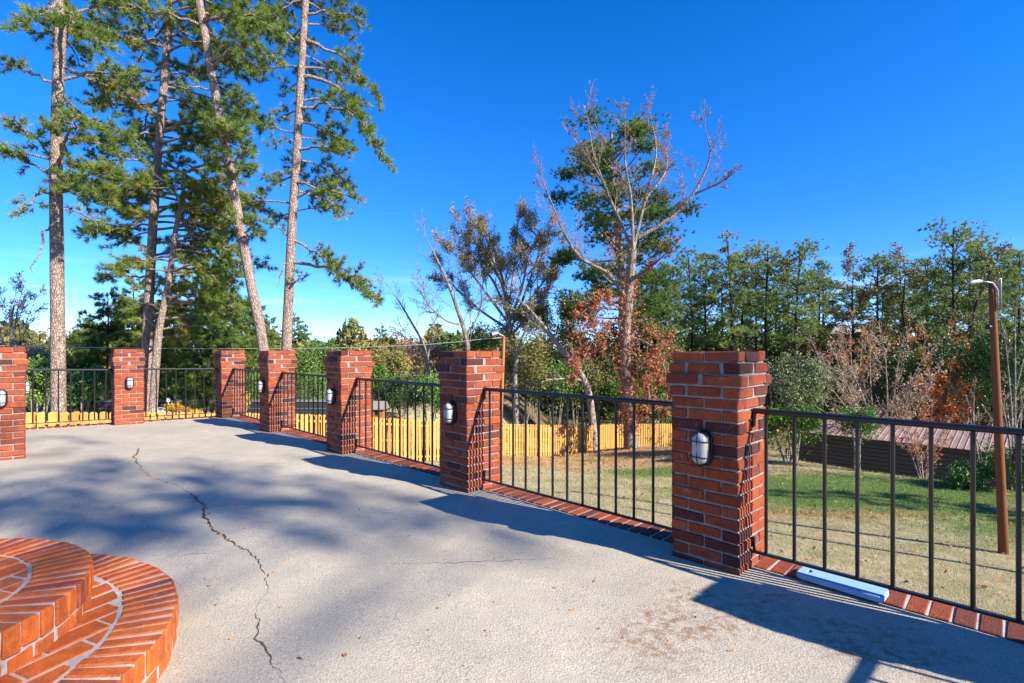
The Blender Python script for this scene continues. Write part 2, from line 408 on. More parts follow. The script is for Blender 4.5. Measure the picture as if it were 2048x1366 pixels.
for (cx, cy, rx, ry, k) in ((0.6, 21.5, 2.6, 0.45, 0.9), (3.9, 24.0, 2.0, 0.4, 0.9), (8.2, 26.0, 3.0, 0.35, 0.7), (11.8, 21.0, 2.6, 0.8, 0.75)):
    c = t.mix(t.math('MULTIPLY', gmask(cx, cy, rx, ry), k), c, t.mix(fin, (0.42, 0.36, 0.27), (0.58, 0.52, 0.42)) if cx < 11 else (0.46, 0.31, 0.12))
rad_ = t.math('SQRT', t.math('ADD', t.math('MULTIPLY', sx.outputs[0], sx.outputs[0]), t.math('MULTIPLY', sx.outputs[1], sx.outputs[1])))
wood_floor = t.math('MULTIPLY', t.math('MAXIMUM', t.ramp(t.math('DIVIDE', sx.outputs[1], 100.0), [(0.36, 0.0), (0.42, 1.0)]), t.ramp(t.math('DIVIDE', rad_, 100.0), [(0.36, 0.0), (0.44, 1.0)])), 0.85)
c = t.mix(wood_floor, c, t.mix(mid, (0.10, 0.065, 0.03), (0.17, 0.13, 0.05)))
c = t.mix(t.ramp(fin2, [(0.3, 0.45), (0.5, 0.0)]), c, t.mix(0.55, c, (0.03, 0.026, 0.012)))
t.color(c); t.bump(t.math('ADD', fin, fin2), 0.9, 0.05)
m_lawn = t.m
xs = np.concatenate([np.linspace(-700, -60, 12), np.linspace(-50, 50, 201), np.linspace(60, 700, 12)])
ys = np.concatenate([np.linspace(-300, -20, 6), np.linspace(-12, 70, 165), np.linspace(80, 160, 12), np.linspace(200, 1200, 10)])
lawn = part('ground', grid_mesh('ground', xs, ys, m_lawn), None); tag(lawn, kind='structure')

# ------------------------------------------------------------------ patio slab, retaining wall
edge = 0.19                                             # slab reaches the inner edge of the brick border
A0 = P0 + U * edge; A5 = P5 + U * edge + V * 0.21
B5 = A5; B8 = P8 + V * 0.21 + U * 0.0
def pt(p): return (float(p[0]), float(p[1]))
C7 = P8 - U * 4.5 + V * 0.21
E0 = P0 + U * edge - V * 0.3
E1 = E0 - U * 9.5
poly = [pt(E0), pt(A0), pt(A5), pt(C7), pt(E1)]
def clip_half(poly, p, n):
    out = []
    for i in range(len(poly)):
        a = poly[i]; b = poly[(i + 1) % len(poly)]
        da = (a[0] - p[0]) * n[0] + (a[1] - p[1]) * n[1]; db = (b[0] - p[0]) * n[0] + (b[1] - p[1]) * n[1]
        if da <= 0: out.append(a)
        if (da < 0 < db) or (db < 0 < da):
            k = da / (da - db); out.append((a[0] + (b[0] - a[0]) * k, a[1] + (b[1] - a[1]) * k))
    return out
def prism(mb, poly, z0, z1, zf=None, tint=None, sides=True):
    n = len(poly)
    if n < 3: return
    g = (lambda x, y: 0.0) if zf is None else zf
    v = [(x, y, z0 + g(x, y)) for x, y in poly] + [(x, y, z1 + g(x, y)) for x, y in poly]
    ar = sum(poly[i][0] * poly[(i + 1) % n][1] - poly[(i + 1) % n][0] * poly[i][1] for i in range(n))
    f = []
    for i in range(1, n - 1): f += [(n, n + i, n + i + 1), (0, i + 1, i)]
    for i in range(n):
        j = (i + 1) % n; f += [(i, j, n + j), (i, n + j, n + i)]
    if ar < 0: f = [(a, c_, b) for a, b, c_ in f]
    mb.add(v, f, tint)
mb = MB(); prism(mb, poly, -0.12, 0.0, gz)
patio = part('patio', mb.mesh('patio', m_conc), None); tag(patio, kind='structure')

t = NT('retaining_brick', 0.85, 0.2); bt = t.new('ShaderNodeTexBrick')
t.l.new(t.coord('Object'), bt.inputs['Vector']); bt.inputs['Scale'].default_value = 5
bt.inputs['Color1'].default_value = (0.30, 0.06, 0.025, 1); bt.inputs['Color2'].default_value = (0.20, 0.04, 0.02, 1); bt.inputs['Mortar'].default_value = (0.4, 0.37, 0.33, 1)
t.color(bt.outputs[0]); m_ret = t.m
mb = MB()
o_ = 0.36
ring = [pt(P0 + U * o_ - V * 0.3), pt(P5 + U * o_ + V * 0.38), pt(P8 - U * 4.3 + V * 0.38), pt(P0 - U * 9 - V * 0.2)]
prism(mb, ring, -6.5, -0.125, gz)
rw = part('retaining_wall', mb.mesh('retaining_wall', m_ret), None); tag(rw, kind='structure')

# cracks
def crack_strip(px, w, seed):
    r = np.random.default_rng(seed); P = [G(x, y) for x, y in px]; pts = []
    for a, b in zip(P[:-1], P[1:]):
        n = max(2, int(np.linalg.norm(b - a) / 0.022))
        for k in range(n): pts.append(a + (b - a) * k / n)
    pts.append(P[-1]); pts = np.array(pts); n = len(pts)
    jit = np.cumsum(r.normal(0, 0.006, n)); jit -= np.linspace(0, jit[-1], n); jit += r.normal(0, 0.004, n)
    tg = np.gradient(pts, axis=0); tg[:, 2] = 0; tg /= np.linalg.norm(tg, axis=1, keepdims=True) + 1e-9
    nr = np.stack([-tg[:, 1], tg[:, 0], 0 * tg[:, 0]], 1)
    ww = w * (0.35 + 0.9 * r.random(n)) * np.clip(0.6 + 0.6 * np.sin(np.linspace(0, 9, n) + seed), 0.25, 1.2)
    c_ = pts + nr * jit[:, None]; L = c_ + nr * ww[:, None] / 2; Rr = c_ - nr * ww[:, None] / 2
    v = np.empty((2 * n, 3)); v[0::2] = L; v[1::2] = Rr
    v[:, 2] = [gz(x, y) + 0.003 for x, y in v[:, :2]]
    i = np.arange(n - 1) * 2
    return v, np.stack([i, i + 1, i + 3, i + 2], 1)
CR = [([(277, 897), (266, 915), (282, 940), (303, 956), (345, 968), (382, 990), (410, 1010), (418, 1045), (440, 1072), (482, 1096), (510, 1122), (535, 1150)], 0.017, 1),
      ([(535, 1150), (536, 1175), (527, 1195), (513, 1215), (518, 1240), (512, 1262), (527, 1290), (545, 1330), (572, 1366)], 0.009, 2),
      ([(300, 1112), (400, 1108), (478, 1094)], 0.006, 3),
      ([(650, 1139), (760, 1130), (900, 1126), (1100, 1118), (1345, 1110)], 0.006, 4),
      ([(740, 1025), (860, 1005)], 0.004, 5), ([(1600, 1268), (1740, 1272), (1850, 1262)], 0.004, 6),
      ([(100, 1005), (280, 985)], 0.004, 8)]
for px, w_, sd in CR:
    mb = MB(); mb.add(*crack_strip(px, w_, sd)); part('crack', mb.mesh('crack', m_crack), patio)

# ------------------------------------------------------------------ bricks
def brick_mesh(name, lx, ly, lz, mat, seed, ch=0.0045, jit=0.0022):
    r = np.random.default_rng(seed); hx, hy, hz = lx / 2, ly / 2, lz / 2
    sg = [(-1,-1,-1),(1,-1,-1),(1,1,-1),(-1,1,-1),(-1,-1,1),(1,-1,1),(1,1,1),(-1,1,1)]
    v = []; idx = {}
    for i, s_ in enumerate(sg):
        j = r.normal(0, jit, 3)
        for ax in range(3):
            p = [s_[0] * hx, s_[1] * hy, s_[2] * hz]
            for q in range(3):
                if q != ax: p[q] -= s_[q] * ch
            idx[(i, ax)] = len(v); v.append(np.array(p) + j)
    f = []
    def face(ids, ax): f.append([idx[(i, ax)] for i in ids])
    face((0,3,7,4),0); face((1,5,6,2),0); face((0,4,5,1),1); face((3,2,6,7),1); face((0,1,2,3),2); face((4,7,6,5),2)
    f[4] = f[4][::-1]; f[5] = f[5][::-1]
    E = [(0,1),(1,2),(2,3),(3,0),(4,5),(5,6),(6,7),(7,4),(0,4),(1,5),(2,6),(3,7)]
    for a, b in E:
        d = [k for k in range(3) if sg[a][k] != sg[b][k]][0]; o1, o2 = [k for k in range(3) if k != d]
        f.append([idx[(a, o1)], idx[(b, o1)], idx[(b, o2)], idx[(a, o2)]])
    tri = [[idx[(i, 0)], idx[(i, 1)], idx[(i, 2)]] for i in range(8)]
    v = np.array(v); T = []
    for q in f: T += [(q[0], q[1], q[2]), (q[0], q[2], q[3])]
    T += [tuple(x) for x in tri]; T = np.array(T)
    cen = v[T].mean(1); nn = np.cross(v[T[:, 1]] - v[T[:, 0]], v[T[:, 2]] - v[T[:, 0]])
    fl = (nn * cen).sum(1) < 0; T[fl] = T[fl][:, [0, 2, 1]]
    mb = MB(); mb.add(v, T); return mb.mesh(name, mat)
BH = 0.057; CH = 0.0677
F_ = [brick_mesh('brick', 0.195, 0.095, BH, m_brick, 10 + k) for k in range(4)]
C_ = [brick_mesh('brick_closer', 0.042, 0.095, BH, m_brick, 30 + k) for k in range(2)]
I_ = [brick_mesh('brick_inner', 0.19, 0.095, BH, m_brick, 40 + k) for k in range(3)]

def build_pillar():
    r = random.Random(3)
    root = thing('brick_pillar', '', 'pillar', (0, 0, 0), PHI, 'brick pillars round the patio')
    mort = MB()
    NC = 19; top = 1.25
    for k in range(NC):
        z1 = top - k * CH; zc = z1 - BH / 2
        o = {1: 0.0125, 2: 0.026, 3: 0.0125}.get(k, 0.0)
        a, b = -o, 0.4 + o
        def put(ms, x, y, rz):
            ob = part('brick', ms[r.randrange(len(ms))], root, (x + r.gauss(0, .0012), y + r.gauss(0, .0012), zc + r.gauss(0, .0012)), (0, 0, rz + r.choice((0, math.pi)) + r.gauss(0, .006)))
        sw = (k % 2 == 0)                               # even courses: two stretchers on the x faces
        for side in (0, 1):
            e = (a + 0.0475) if side == 0 else (b - 0.0475)
            lo, hi = a + 0.0975, b - 0.0975
            if sw: put(F_, e, lo, math.pi / 2); put(F_, e, hi, math.pi / 2)
            else: put(F_, lo, e, 0); put(F_, hi, e, 0)
            if o > 0.02:
                if sw: put(C_, e, 0.178, math.pi / 2)
                else: put(C_, 0.178, e, 0)
            if sw: put(I_, 0.2, e, 0)
            else: put(I_, e, 0.2, math.pi / 2)
            if o > 0.02:
                ex = 0.128 if False else 0.322
                if sw: put(C_, ex, e, 0)
                else: put(C_, e, ex, math.pi / 2)
        ins = 0.009
        mort.box(a + ins, b - ins, a + ins, b - ins, z1 - CH + 0.0 if k < NC - 1 else -0.08, z1 - (0.004 if k == 0 else 0.0) - k * 1e-5)
    part('mortar', mort.mesh('mortar', m_mortar), root)
    return root
pil = build_pillar()
LAB = [(PIL[0], 'largest brick pillar, nearest on the railed edge, with blue foam pad beside its base'),
       (PIL[1], 'brick pillar in front of thin orange post, second nearest along the straight railing'),
       (PIL[2], 'third brick pillar along the straight railing, middle of the five in that row'),
       (PIL[3], 'fourth brick pillar along the straight railing, just before the far corner pillar'),
       (P5, 'brick pillar at the far corner of the patio, without a lamp facing the camera'),
       (P6, 'brick pillar with a lamp centred on its sunlit face, left of the far corner'),
       (P7, 'brick pillar cut off by the left edge of the photo'),
       (P8, 'brick pillar hidden behind the leftmost pillar, only its lamp showing'),
       (P0, 'brick pillar just out of frame whose shadow falls at lower right')]
for i, (p, lab) in enumerate(LAB):
    o = pil if i == 0 else copy_tree(pil)
    o.location = tuple(p); o['label'] = lab
    if i == 6: o.location.z = 0.042

# ------------------------------------------------------------------ lamps
def stadium(w, h, n=10):
    r = w / 2; s_ = h / 2 - r
    p = [(r * math.cos(a), s_ + r * math.sin(a)) for a in np.linspace(0, math.pi, n)] + \
        [(r * math.cos(a), -s_ + r * math.sin(a)) for a in np.linspace(math.pi, 2 * math.pi, n)]
    return np.array(p)
def loft(mb, levels):                                   # [(depth, w, h)] stacked stadium rings, last one capped
    vs = []; n = None
    for d, w, h in levels:
        s_ = stadium(w, h); n = len(s_); vs.append(np.stack([s_[:, 0], np.full(n, -d), s_[:, 1]], 1))
    v = np.concatenate(vs); f = []
    for k in range(len(levels) - 1):
        for i in range(n):
            j = (i + 1) % n; f.append((k * n + i, k * n + j, (k + 1) * n + j, (k + 1) * n + i))
    f = np.array(f); f = np.concatenate([f[:, [0, 1, 2]], f[:, [0, 2, 3]]])
    o = (len(levels) - 1) * n
    f = np.concatenate([f, [(o, o + i, o + i + 1) for i in range(1, n - 1)]])
    mb.add(v, f)
def build_lamp():                                       # faces local -y, wall plane at y = 0
    root = thing('bulkhead_lamp', '', 'wall lamp', group='oval caged lamps on the pillars')
    mb = MB(); loft(mb, [(0, .118, .212), (.018, .118, .212), (.022, .112, .206), (.022, .108, .202), (.034, .104, .198), (.036, .094, .188)])
    part('backplate', mb.mesh('backplate', m_lampblack), root)
    mb = MB(); loft(mb, [(.03, .088, .182), (.055, .085, .179), (.072, .076, .170), (.082, .058, .150), (.086, .03, .12), (.087, .004, .09)])
    part('lens', mb.mesh('lens', m_lens, smooth=True), root)
    cg = MB()
    s_ = stadium(.100, .194); s_ = np.vstack([s_, s_[:1]])
    cg.tube(np.stack([s_[:, 0], np.full(len(s_), -.045), s_[:, 1]], 1), .0035, 5, cap=False)
    zz = np.array([-.102, -.098, -.085, -.055, 0, .055, .085, .098, .102]); dd = np.array([.03, .055, .078, .092, .094, .092, .078, .055, .03])
    cg.tube(np.stack([0 * zz, -dd, zz], 1), .0034, 5)
    for z_ in (-.045, .045):
        xx = np.array([-.054, -.051, -.042, -.022, 0, .022, .042, .051, .054]); d2 = np.array([.03, .055, .076, .090, .093, .090, .076, .055, .03])
        cg.tube(np.stack([xx, -d2, 0 * xx + z_], 1), .0034, 5)
    part('cage', cg.mesh('cage', m_lampblack, smooth=True), root)
    return root
lamp = build_lamp()
LZ = 0.69
def put_lamp(o, p, face, lab, dz=0.0):
    if face == '-x': q = loc2w(p, 0, 0.2); rz = PHI - math.pi / 2
    elif face == '-y': q = loc2w(p, 0.2, 0); rz = PHI
    else: q = loc2w(p, 0.4, 0.2); rz = PHI + math.pi / 2
    o.location = (q[0], q[1], p[2] + LZ + dz); o.rotation_euler = (0, 0, rz); o['label'] = lab
LL = [(PIL[0], '-x', 'caged oval lamp on the largest, nearest brick pillar', 0), (PIL[1], '-x', 'caged oval lamp on the pillar in front of the thin orange post', 0),
      (PIL[2], '-x', 'caged oval lamp on the middle pillar of the straight railed row', 0), (PIL[3], '-x', 'caged oval lamp on the fourth pillar, beside the far corner pillar', 0),
      (P6, '-y', 'caged oval lamp in full sun, centred on the pillar left of the far corner', 0), (P7, '-y', 'dark caged oval lamp cut by the left edge of the photo', 0.0),
      (P8, '+x', 'pale caged lamp sticking out to the right of the leftmost pillar', -0.06)]
for i, (p, fc, lab, dz) in enumerate(LL):
    put_lamp(lamp if i == 0 else copy_tree(lamp), p, fc, lab, dz)

# ------------------------------------------------------------------ railings
pk_mesh = {}
def picket_mesh(h):
    k = round(h, 3)
    if k not in pk_mesh:
        mb = MB(); mb.tube([(0, 0, 0), (0, 0, h)], 0.0098, 8); pk_mesh[k] = mb.mesh('picket', m_iron, smooth=False)
    return pk_mesh[k]
def railing(a, b, za, zb, lab, first=0.085, pitch=0.147, out=True):
    d = np.array(b[:2]) - np.array(a[:2]); L = float(np.linalg.norm(d)); ang = math.atan2(d[1], d[0]); slope = (zb - za) / L
    root = thing('iron_railing', lab, 'railing', (a[0], a[1], za), ang, 'black iron railings between the pillars')
    def zt(x): return 0.90 + slope * x
    def zb_(x): return 0.088 + slope * x
    mb = MB()
    prof = [(-.018, 0), (-.018, .010), (-.013, .019), (0, .023), (.013, .019), (.018, .010), (.018, 0), (.010, -.008), (-.010, -.008)]
    n = len(prof); v = [(x, y, zt(x) + z) for x in (0.004, L - 0.004) for y, z in prof]
    f = [(i, (i + 1) % n, n + (i + 1) % n, n + i) for i in range(n)]
    f = [(q[0], q[1], q[2]) for q in f] + [(q[0], q[2], q[3]) for q in f] + [(0, i + 1, i) for i in range(1, n - 1)] + [(n, n + i, n + i + 1) for i in range(1, n - 1)]
    mb.add(v, [(q[0], q[2], q[1]) for q in f]); part('top_rail', mb.mesh('top_rail', m_iron), root)
    mb = MB()
    v = [(x, y, zb_(x) + z) for x in (0.004, L - 0.004) for y, z in ((-.013, -.006), (.013, -.006), (.013, .006), (-.013, .006))]
    mb.add(v, [(0, 1, 5, 4), (1, 2, 6, 5), (2, 3, 7, 6), (3, 0, 4, 7), (0, 3, 2, 1), (4, 5, 6, 7)]); part('bottom_rail', mb.mesh('bottom_rail', m_iron), root)
    x = first
    while x < L - 0.05:
        part('picket', picket_mesh(zt(0) - zb_(0) - 0.002), root, (x, 0, zb_(x) + 0.004)); x += pitch
    for xe, sg in ((0.0, 1), (L, -1)):
        mb = MB(); mb.tube([(xe + sg * .012, 0, zt(xe)), (xe + sg * .008, 0, zt(xe) - .03), (xe + sg * .006, 0, zt(xe) - .075)], [.013, .012, .010], 7)
        mb.tube([(xe, 0, zt(xe) - .07), (xe + sg * .012, 0, zt(xe) - .07)], .02, 8)
        part('bracket', mb.mesh('bracket', m_iron), root)
        mb = MB(); mb.tube([(xe + sg * .006, 0, zb_(xe) + .075), (xe + sg * .008, 0, zb_(xe) + .03), (xe + sg * .014, 0, zb_(xe))], .009, 7)
        mb.tube([(xe, 0, zb_(xe) + .07), (xe + sg * .012, 0, zb_(xe) + .07)], .018, 8)
        part('bracket', mb.mesh('bracket', m_iron), root)
    return root
RL = ['near black railing running out of frame at right above the blue pad', 'black railing between the largest pillar and the second pillar',
      'black railing between the second and third pillars in front of the wooden fence', 'black railing between the third and fourth pillars',
      'short looking black railing between the fourth pillar and the far corner pillar']
allp = [P0] + PIL
for k in range(5):
    nearp, farp = allp[k], allp[k + 1]
    # from the far pillar's right face (y=0) towards the near pillar's back face (y=0.4)
    railing(loc2w(farp, 0.2, 0.0), loc2w(nearp, 0.2, 0.4), farp[2], nearp[2], RL[k], first=0.075)
railing(loc2w(P5, 0, 0.2), loc2w(P6, 0.4, 0.2), 0.0, P6[2], 'black railing between the far corner pillar and the sunlit lamp pillar')
railing(loc2w(P6, 0, 0.2), loc2w(P8, 0.4, 0.2), P6[2], P8[2], 'black railing with a pine trunk behind it, left of the sunlit lamp pillar')
q0 = loc2w(P0, 0.0, 0.2); q1 = q0 - U * 2.6
railing(q0, q1, gz(*q0[:2]), gz(*q1[:2]), 'black railing out of frame at lower right, known by its shadow stripes')

# ------------------------------------------------------------------ brick border under the railings
BB = [brick_mesh('brick', 0.20, 0.076, 0.057, m_border, 60 + k, 0.004, 0.0014) for k in range(4)]
def border(a, b, za, zb, pitch=0.089):
    d = np.array(b[:2]) - np.array(a[:2]); L = float(np.linalg.norm(d)); ang = math.atan2(d[1], d[0])
    root = bpy.data.objects.new('brick_border', None); link(root); root.location = (a[0], a[1], za); root.rotation_euler = (0, 0, ang)
    tag(root, kind='structure')
    n = int(round(L / pitch)); pp = L / n; sl = (zb - za) / L; r = random.Random(int(L * 1000))
    for k in range(n):
        x = (k + .5) * pp
        part('brick', BB[k % 4], root, (x, 0, sl * x + 0.008 - 0.0285 + r.gauss(0, .0012)), (0, 0, math.pi / 2 + r.gauss(0, .008) + r.choice((0, math.pi))))
    mb = MB(); z0 = -0.11; y = 0.097
    v = [(x, yy, zz + sl * x) for x in (0.0, L) for yy, zz in ((-y, z0), (y, z0), (y, 0.003), (-y, 0.003))]
    mb.add(v, [(0, 1, 5, 4), (1, 2, 6, 5), (2, 3, 7, 6), (3, 0, 4, 7), (0, 3, 2, 1), (4, 5, 6, 7)])
    part('mortar', mb.mesh('mortar', m_mortar_pale), root)
for k in range(5):
    nearp, farp = allp[k], allp[k + 1]
    border(loc2w(farp, 0.295, 0.0), loc2w(nearp, 0.295, 0.4), farp[2], nearp[2])
border(loc2w(P5, 0, 0.31), loc2w(P6, 0.4, 0.31), P5[2], P6[2])
border(loc2w(P6, 0, 0.31), loc2w(P8, 0.4, 0.31), P6[2], P8[2])

# ------------------------------------------------------------------ rounded brick steps
def step(cx, cy, rad, h, zb, lab, inner_dir, a0=-2.4, a1=2.4, mid=0.75):
    root = thing('brick_step', lab, 'step', (cx, cy, zb), 0, 'rounded brick steps')
    r = random.Random(int(rad * 100))
    n = int(round((a1 - a0) * rad / 0.0685)); L = 0.195
    # nosing bricks: rowlocks, radial, tapering inwards
    ms = []
    for q in range(4):
        rr = np.random.default_rng(q + int(rad * 50)); w = 0.0585
        hx = L / 2; wi = w * (rad - L) / rad * 1.0; hz = 0.0475
        me = brick_mesh('brick', L, w, 0.095, m_step, 80 + q, 0.006, 0.0016)
        co = np.empty(len(me.vertices) * 3, np.float32); me.vertices.foreach_get('co', co); co = co.reshape(-1, 3)
        f = (co[:, 0] + hx) / L; co[:, 1] *= (wi + (w - wi) * f) / w
        me.vertices.foreach_set('co', co.ravel()); me.update(); ms.append(me)
    for k in range(n):
        a = mid + a0 + (k + .5) * (a1 - a0) / n; rc = rad - L / 2 + r.gauss(0, .002)
        part('brick', ms[r.randrange(4)], root, (rc * math.cos(a), rc * math.sin(a), h - 0.0475 + r.gauss(0, .0012)), (0, 0, a + r.gauss(0, .006)))
    # course under the nosing
    m = int(round((a1 - a0) * (rad - .02) / 0.21)); bm = brick_mesh('brick', 0.09, 0.2, h - 0.095 - 0.008 + 0.04, m_step, 95)
    for k in range(m):
        a = mid + a0 + (k + .5) * (a1 - a0) / m; rc = rad - 0.012 - 0.045
        part('brick', bm, root, (rc * math.cos(a), rc * math.sin(a), (h - 0.095 - 0.008 - 0.04) / 2), (0, 0, a))
    # mortar body
    mb = MB(); k = 72
    ring = [((rad - .011) * math.cos(x), (rad - .011) * math.sin(x)) for x in np.linspace(0, 2 * math.pi, k, endpoint=False)]
    prism(mb, ring, -0.06, h - 0.004); 
    part('mortar', mb.mesh('mortar', m_mortar_pale), root)
    # infill: first a ring of short radial bricks, then straight rows cut to the circle
    R1 = rad - L - 0.010
    ang = inner_dir; ca, sa = math.cos(ang), math.sin(ang)
    circ = [(R1 * math.cos(x), R1 * math.sin(x)) for x in np.linspace(0, 2 * math.pi, 40, endpoint=False)]
    lw, ln = 0.092, 0.196
    nr = int(R1 / (lw + .016)) + 2
    for i in range(-nr, nr + 1):
        for j in range(-8, 9):
            x0 = i * (lw + .016) - lw / 2; y0 = j * (ln + .012) - ln / 2 + (0.5 * (ln + .012) if i % 2 else 0)
            rect = [(x0, y0), (x0 + lw, y0), (x0 + lw, y0 + ln), (x0, y0 + ln)]
            rect = [(x * ca - y * sa, x * sa + y * ca) for x, y in rect]
            cx_ = sum(p[0] for p in rect) / 4; cy_ = sum(p[1] for p in rect) / 4
            if math.hypot(cx_, cy_) > R1 + 0.12: continue
            if cx_ * math.cos(mid) + cy_ * math.sin(mid) < -0.35: continue
            p_ = rect
            for e in range(len(circ)):
                a_, b_ = circ[e], circ[(e + 1) % len(circ)]
                nx, ny = (b_[1] - a_[1]), -(b_[0] - a_[0])
                p_ = clip_half(p_, a_, (nx, ny))
                if len(p_) < 3: break
            if len(p_) < 3: continue
            ar = abs(sum(p_[q][0] * p_[(q + 1) % len(p_)][1] - p_[(q + 1) % len(p_)][0] * p_[q][1] for q in range(len(p_)))) / 2
            if ar < 0.0012: continue
            mx = sum(q[0] for q in p_) / len(p_); my = sum(q[1] for q in p_) / len(p_)
            mb = MB(); hh = r.gauss(0, .0015)
            n_ = len(p_); lo = [(x - mx, y - my) for x, y in p_]; hi = [(x * .965, y * .965) for x, y in lo]
            vv = [(x, y, -.04) for x, y in lo] + [(x, y, -.003 + hh) for x, y in lo] + [(x, y, 0.001 + hh) for x, y in hi]
            ff = []
            for q in range(n_):
                q2 = (q + 1) % n_
                for lv in (0, 1): ff += [(lv * n_ + q, lv * n_ + q2, (lv + 1) * n_ + q2), (lv * n_ + q, (lv + 1) * n_ + q2, (lv + 1) * n_ + q)]
            ff += [(2 * n_, 2 * n_ + q, 2 * n_ + q + 1) for q in range(1, n_ - 1)]
            mb.add(vv, ff); part('brick', mb.mesh('brick', m_step), root, (mx, my, h))
    return root
SC = (-2.32, 1.62); zs = gz(*SC) - 0.004
step(SC[0], SC[1], 1.06, 0.15, zs, 'lower and wider of the two rounded orange brick steps', 2.75)
step(-2.39, 1.73, 0.755, 0.15, zs + 0.148, 'upper and smaller rounded orange brick step, stacked on the wider one', 2.9)

# ------------------------------------------------------------------ foam kneeling pad
def pad():
    mb = MB(); n = 6; w, l, rr, h = 0.150, 0.40, 0.03, 0.030
    out = []
    for cx, cy, a in ((l/2-rr, w/2-rr, 0), (-l/2+rr, w/2-rr, 90), (-l/2+rr, -w/2+rr, 180), (l/2-rr, -w/2+rr, 270)):
        for k in range(n): th = R(a + 90 * k / (n - 1)); out.append((cx + rr * math.cos(th), cy + rr * math.sin(th)))
    hole = [(-l/2 + .052 + .014 * math.cos(th), .030 * math.sin(th)) for th in np.linspace(0, 2 * math.pi, len(out), endpoint=False)]
    # match the hole's start angle with the outline's
    N = len(out); oa = [math.atan2(y, x + l/2 - .052) for x, y in out]
    ho = [(-l/2 + .052 + .014 * math.cos(a), .030 * math.sin(a)) for a in oa]
    lev = []
    sc = lambda p, k: [(x * (1 - k / (l/2)), y * (1 - k / (w/2))) for x, y in p]
    rings = [(ho, 0.0), (sc(out, .004), 0.0), (out, .004), (out, h - .005), (sc(out, .004), h), (ho, h), (ho, 0.0)]
    vs = []
    for p, z in rings: vs += [(x, y, z) for x, y in p]
    f = []
    for k in range(len(rings) - 1):
        for i in range(N):
            j = (i + 1) % N; f.append((k * N + i, k * N + j, (k + 1) * N + j, (k + 1) * N + i))
    mb.add(vs, f); return mb.mesh('kneeling_pad', m_foam)
a_ = G(1592, 1163); b_ = G(1757, 1214); cpos = (a_ + b_) / 2
dirp = (b_ - a_)[:2]; angp = math.atan2(dirp[1], dirp[0]); nrm = np.array((-math.sin(angp), math.cos(angp)))
kp = part('kneeling_pad', pad(), None, (cpos[0] + nrm[0] * .095, cpos[1] + nrm[1] * .095, 0.011), (0.0, 0.0, angp))
tag(kp, 'light blue foam kneeling pad with handle hole lying on the brick border', 'kneeling pad')

# ------------------------------------------------------------------ wooden shadowbox fence
def board_mesh(w=0.138, h=1.83, th=0.017):
    c = 0.03; o = [(-w/2, 0), (w/2, 0), (w/2, h - c), (w/2 - c, h), (-w/2 + c, h), (-w/2, h - c)]
    v = [(x, -th/2, z) for x, z in o] + [(x, th/2, z) for x, z in o]; n = 6
    f = [(0, i, i + 1) for i in range(1, n - 1)] + [(n, n + i + 1, n + i) for i in range(1, n - 1)]
    for i in range(n):
        j = (i + 1) % n; f += [(i, n + j, j), (i, n + i, n + j)]
    mb = MB(); mb.add(v, f); return mb.mesh('board', m_cedar)
bm_ = board_mesh(); 
FP = [(-16.5, 9.2, -0.05), (-12.3, 9.9, -0.05), (-10.5, 11.0, -.08), (-9.75, 13.0, -.31), (-8.9, 15.5, -.62), (-7.1, 18.0, -1.0), (-5.45, 20.0, -1.37), (-3.27, 22.8, -1.92), (-.38, 28.0, -2.78), (2.56, 30.5, -3.2), (5.6, 33.2, -3.6), (7.3, 36.0, -3.95), (11.9, 38.0, -4.2), (16.5, 40.0, -4.45), (21, 42, -4.6)]
def resample(P, a, b):
    P = np.array(P[a:b + 1]); s_ = np.concatenate([[0], np.cumsum(np.linalg.norm(np.diff(P[:, :2], axis=0), axis=1))])
    return P, s_
def fence(a, b, lab, pitch=0.205):
    P, s_ = resample(FP, a, b); root = thing('wooden_fence', lab, 'fence', tuple(P[0] - np.array((0, 0, 1.83))), 0, 'new wooden fence round the yard')
    base = np.array(root.location); L = s_[-1]; n = int(L / pitch); r = random.Random(a)
    def at(x): return np.array([np.interp(x, s_, P[:, k]) for k in range(3)])
    def ang(x): q = at(min(L, x + .3)) - at(max(0, x - .3)); return math.atan2(q[1], q[0])
    for k in range(n):
        for back in (0, 1):
            x = (k + .25 + .5 * back) * L / n; p = at(x); an = ang(x); off = 0.046 if back else -0.046
            q = p + np.array((-math.sin(an), math.cos(an), 0)) * off - base - np.array((0, 0, 1.83))
            part('board', bm_, root, (q[0], q[1], q[2] + r.gauss(0, .006)), (0, r.gauss(0, .006), an))
    for zz in (0.28, 0.95, 1.6):
        m = max(2, int(L / 0.8)); mb = MB()
        pts = np.array([at(x) - base - np.array((0, 0, 1.83 - zz)) for x in np.linspace(0, L, m + 1)])
        v = []; 
        for k, x in enumerate(np.linspace(0, L, m + 1)):
            an = ang(x); nn = np.array((-math.sin(an), math.cos(an), 0)) * .036
            for sx_, sz_ in ((-1, -.04), (1, -.04), (1, .04), (-1, .04)): v.append(pts[k] + nn * sx_ + np.array((0, 0, sz_)))
        f = []
        for k in range(m):
            for i in range(4): j = (i + 1) % 4; f.append((k * 4 + i, k * 4 + j, k * 4 + 4 + j, k * 4 + 4 + i))
        mb.add(v, f); part('rail', mb.mesh('rail', m_cedar), root)
    np_ = max(1, int(round(L / 2.4)))
    for k in range(np_ + 1):
        p = at(L * k / np_) - base; an = ang(L * k / np_); mb = MB(); mb.box(-.045, .045, -.014, .076, -2.2, -.06)
        q = p + np.array((-math.sin(an), math.cos(an), 0)) * .075
        part('post', mb.mesh('post', m_cedar), root, tuple(q), (0, 0, an))
fence(0, 5, 'left run of new wooden fence, tops just showing below the far railing')
fence(5, 9, 'middle run of tall new yellow wooden fence seen through the railings')
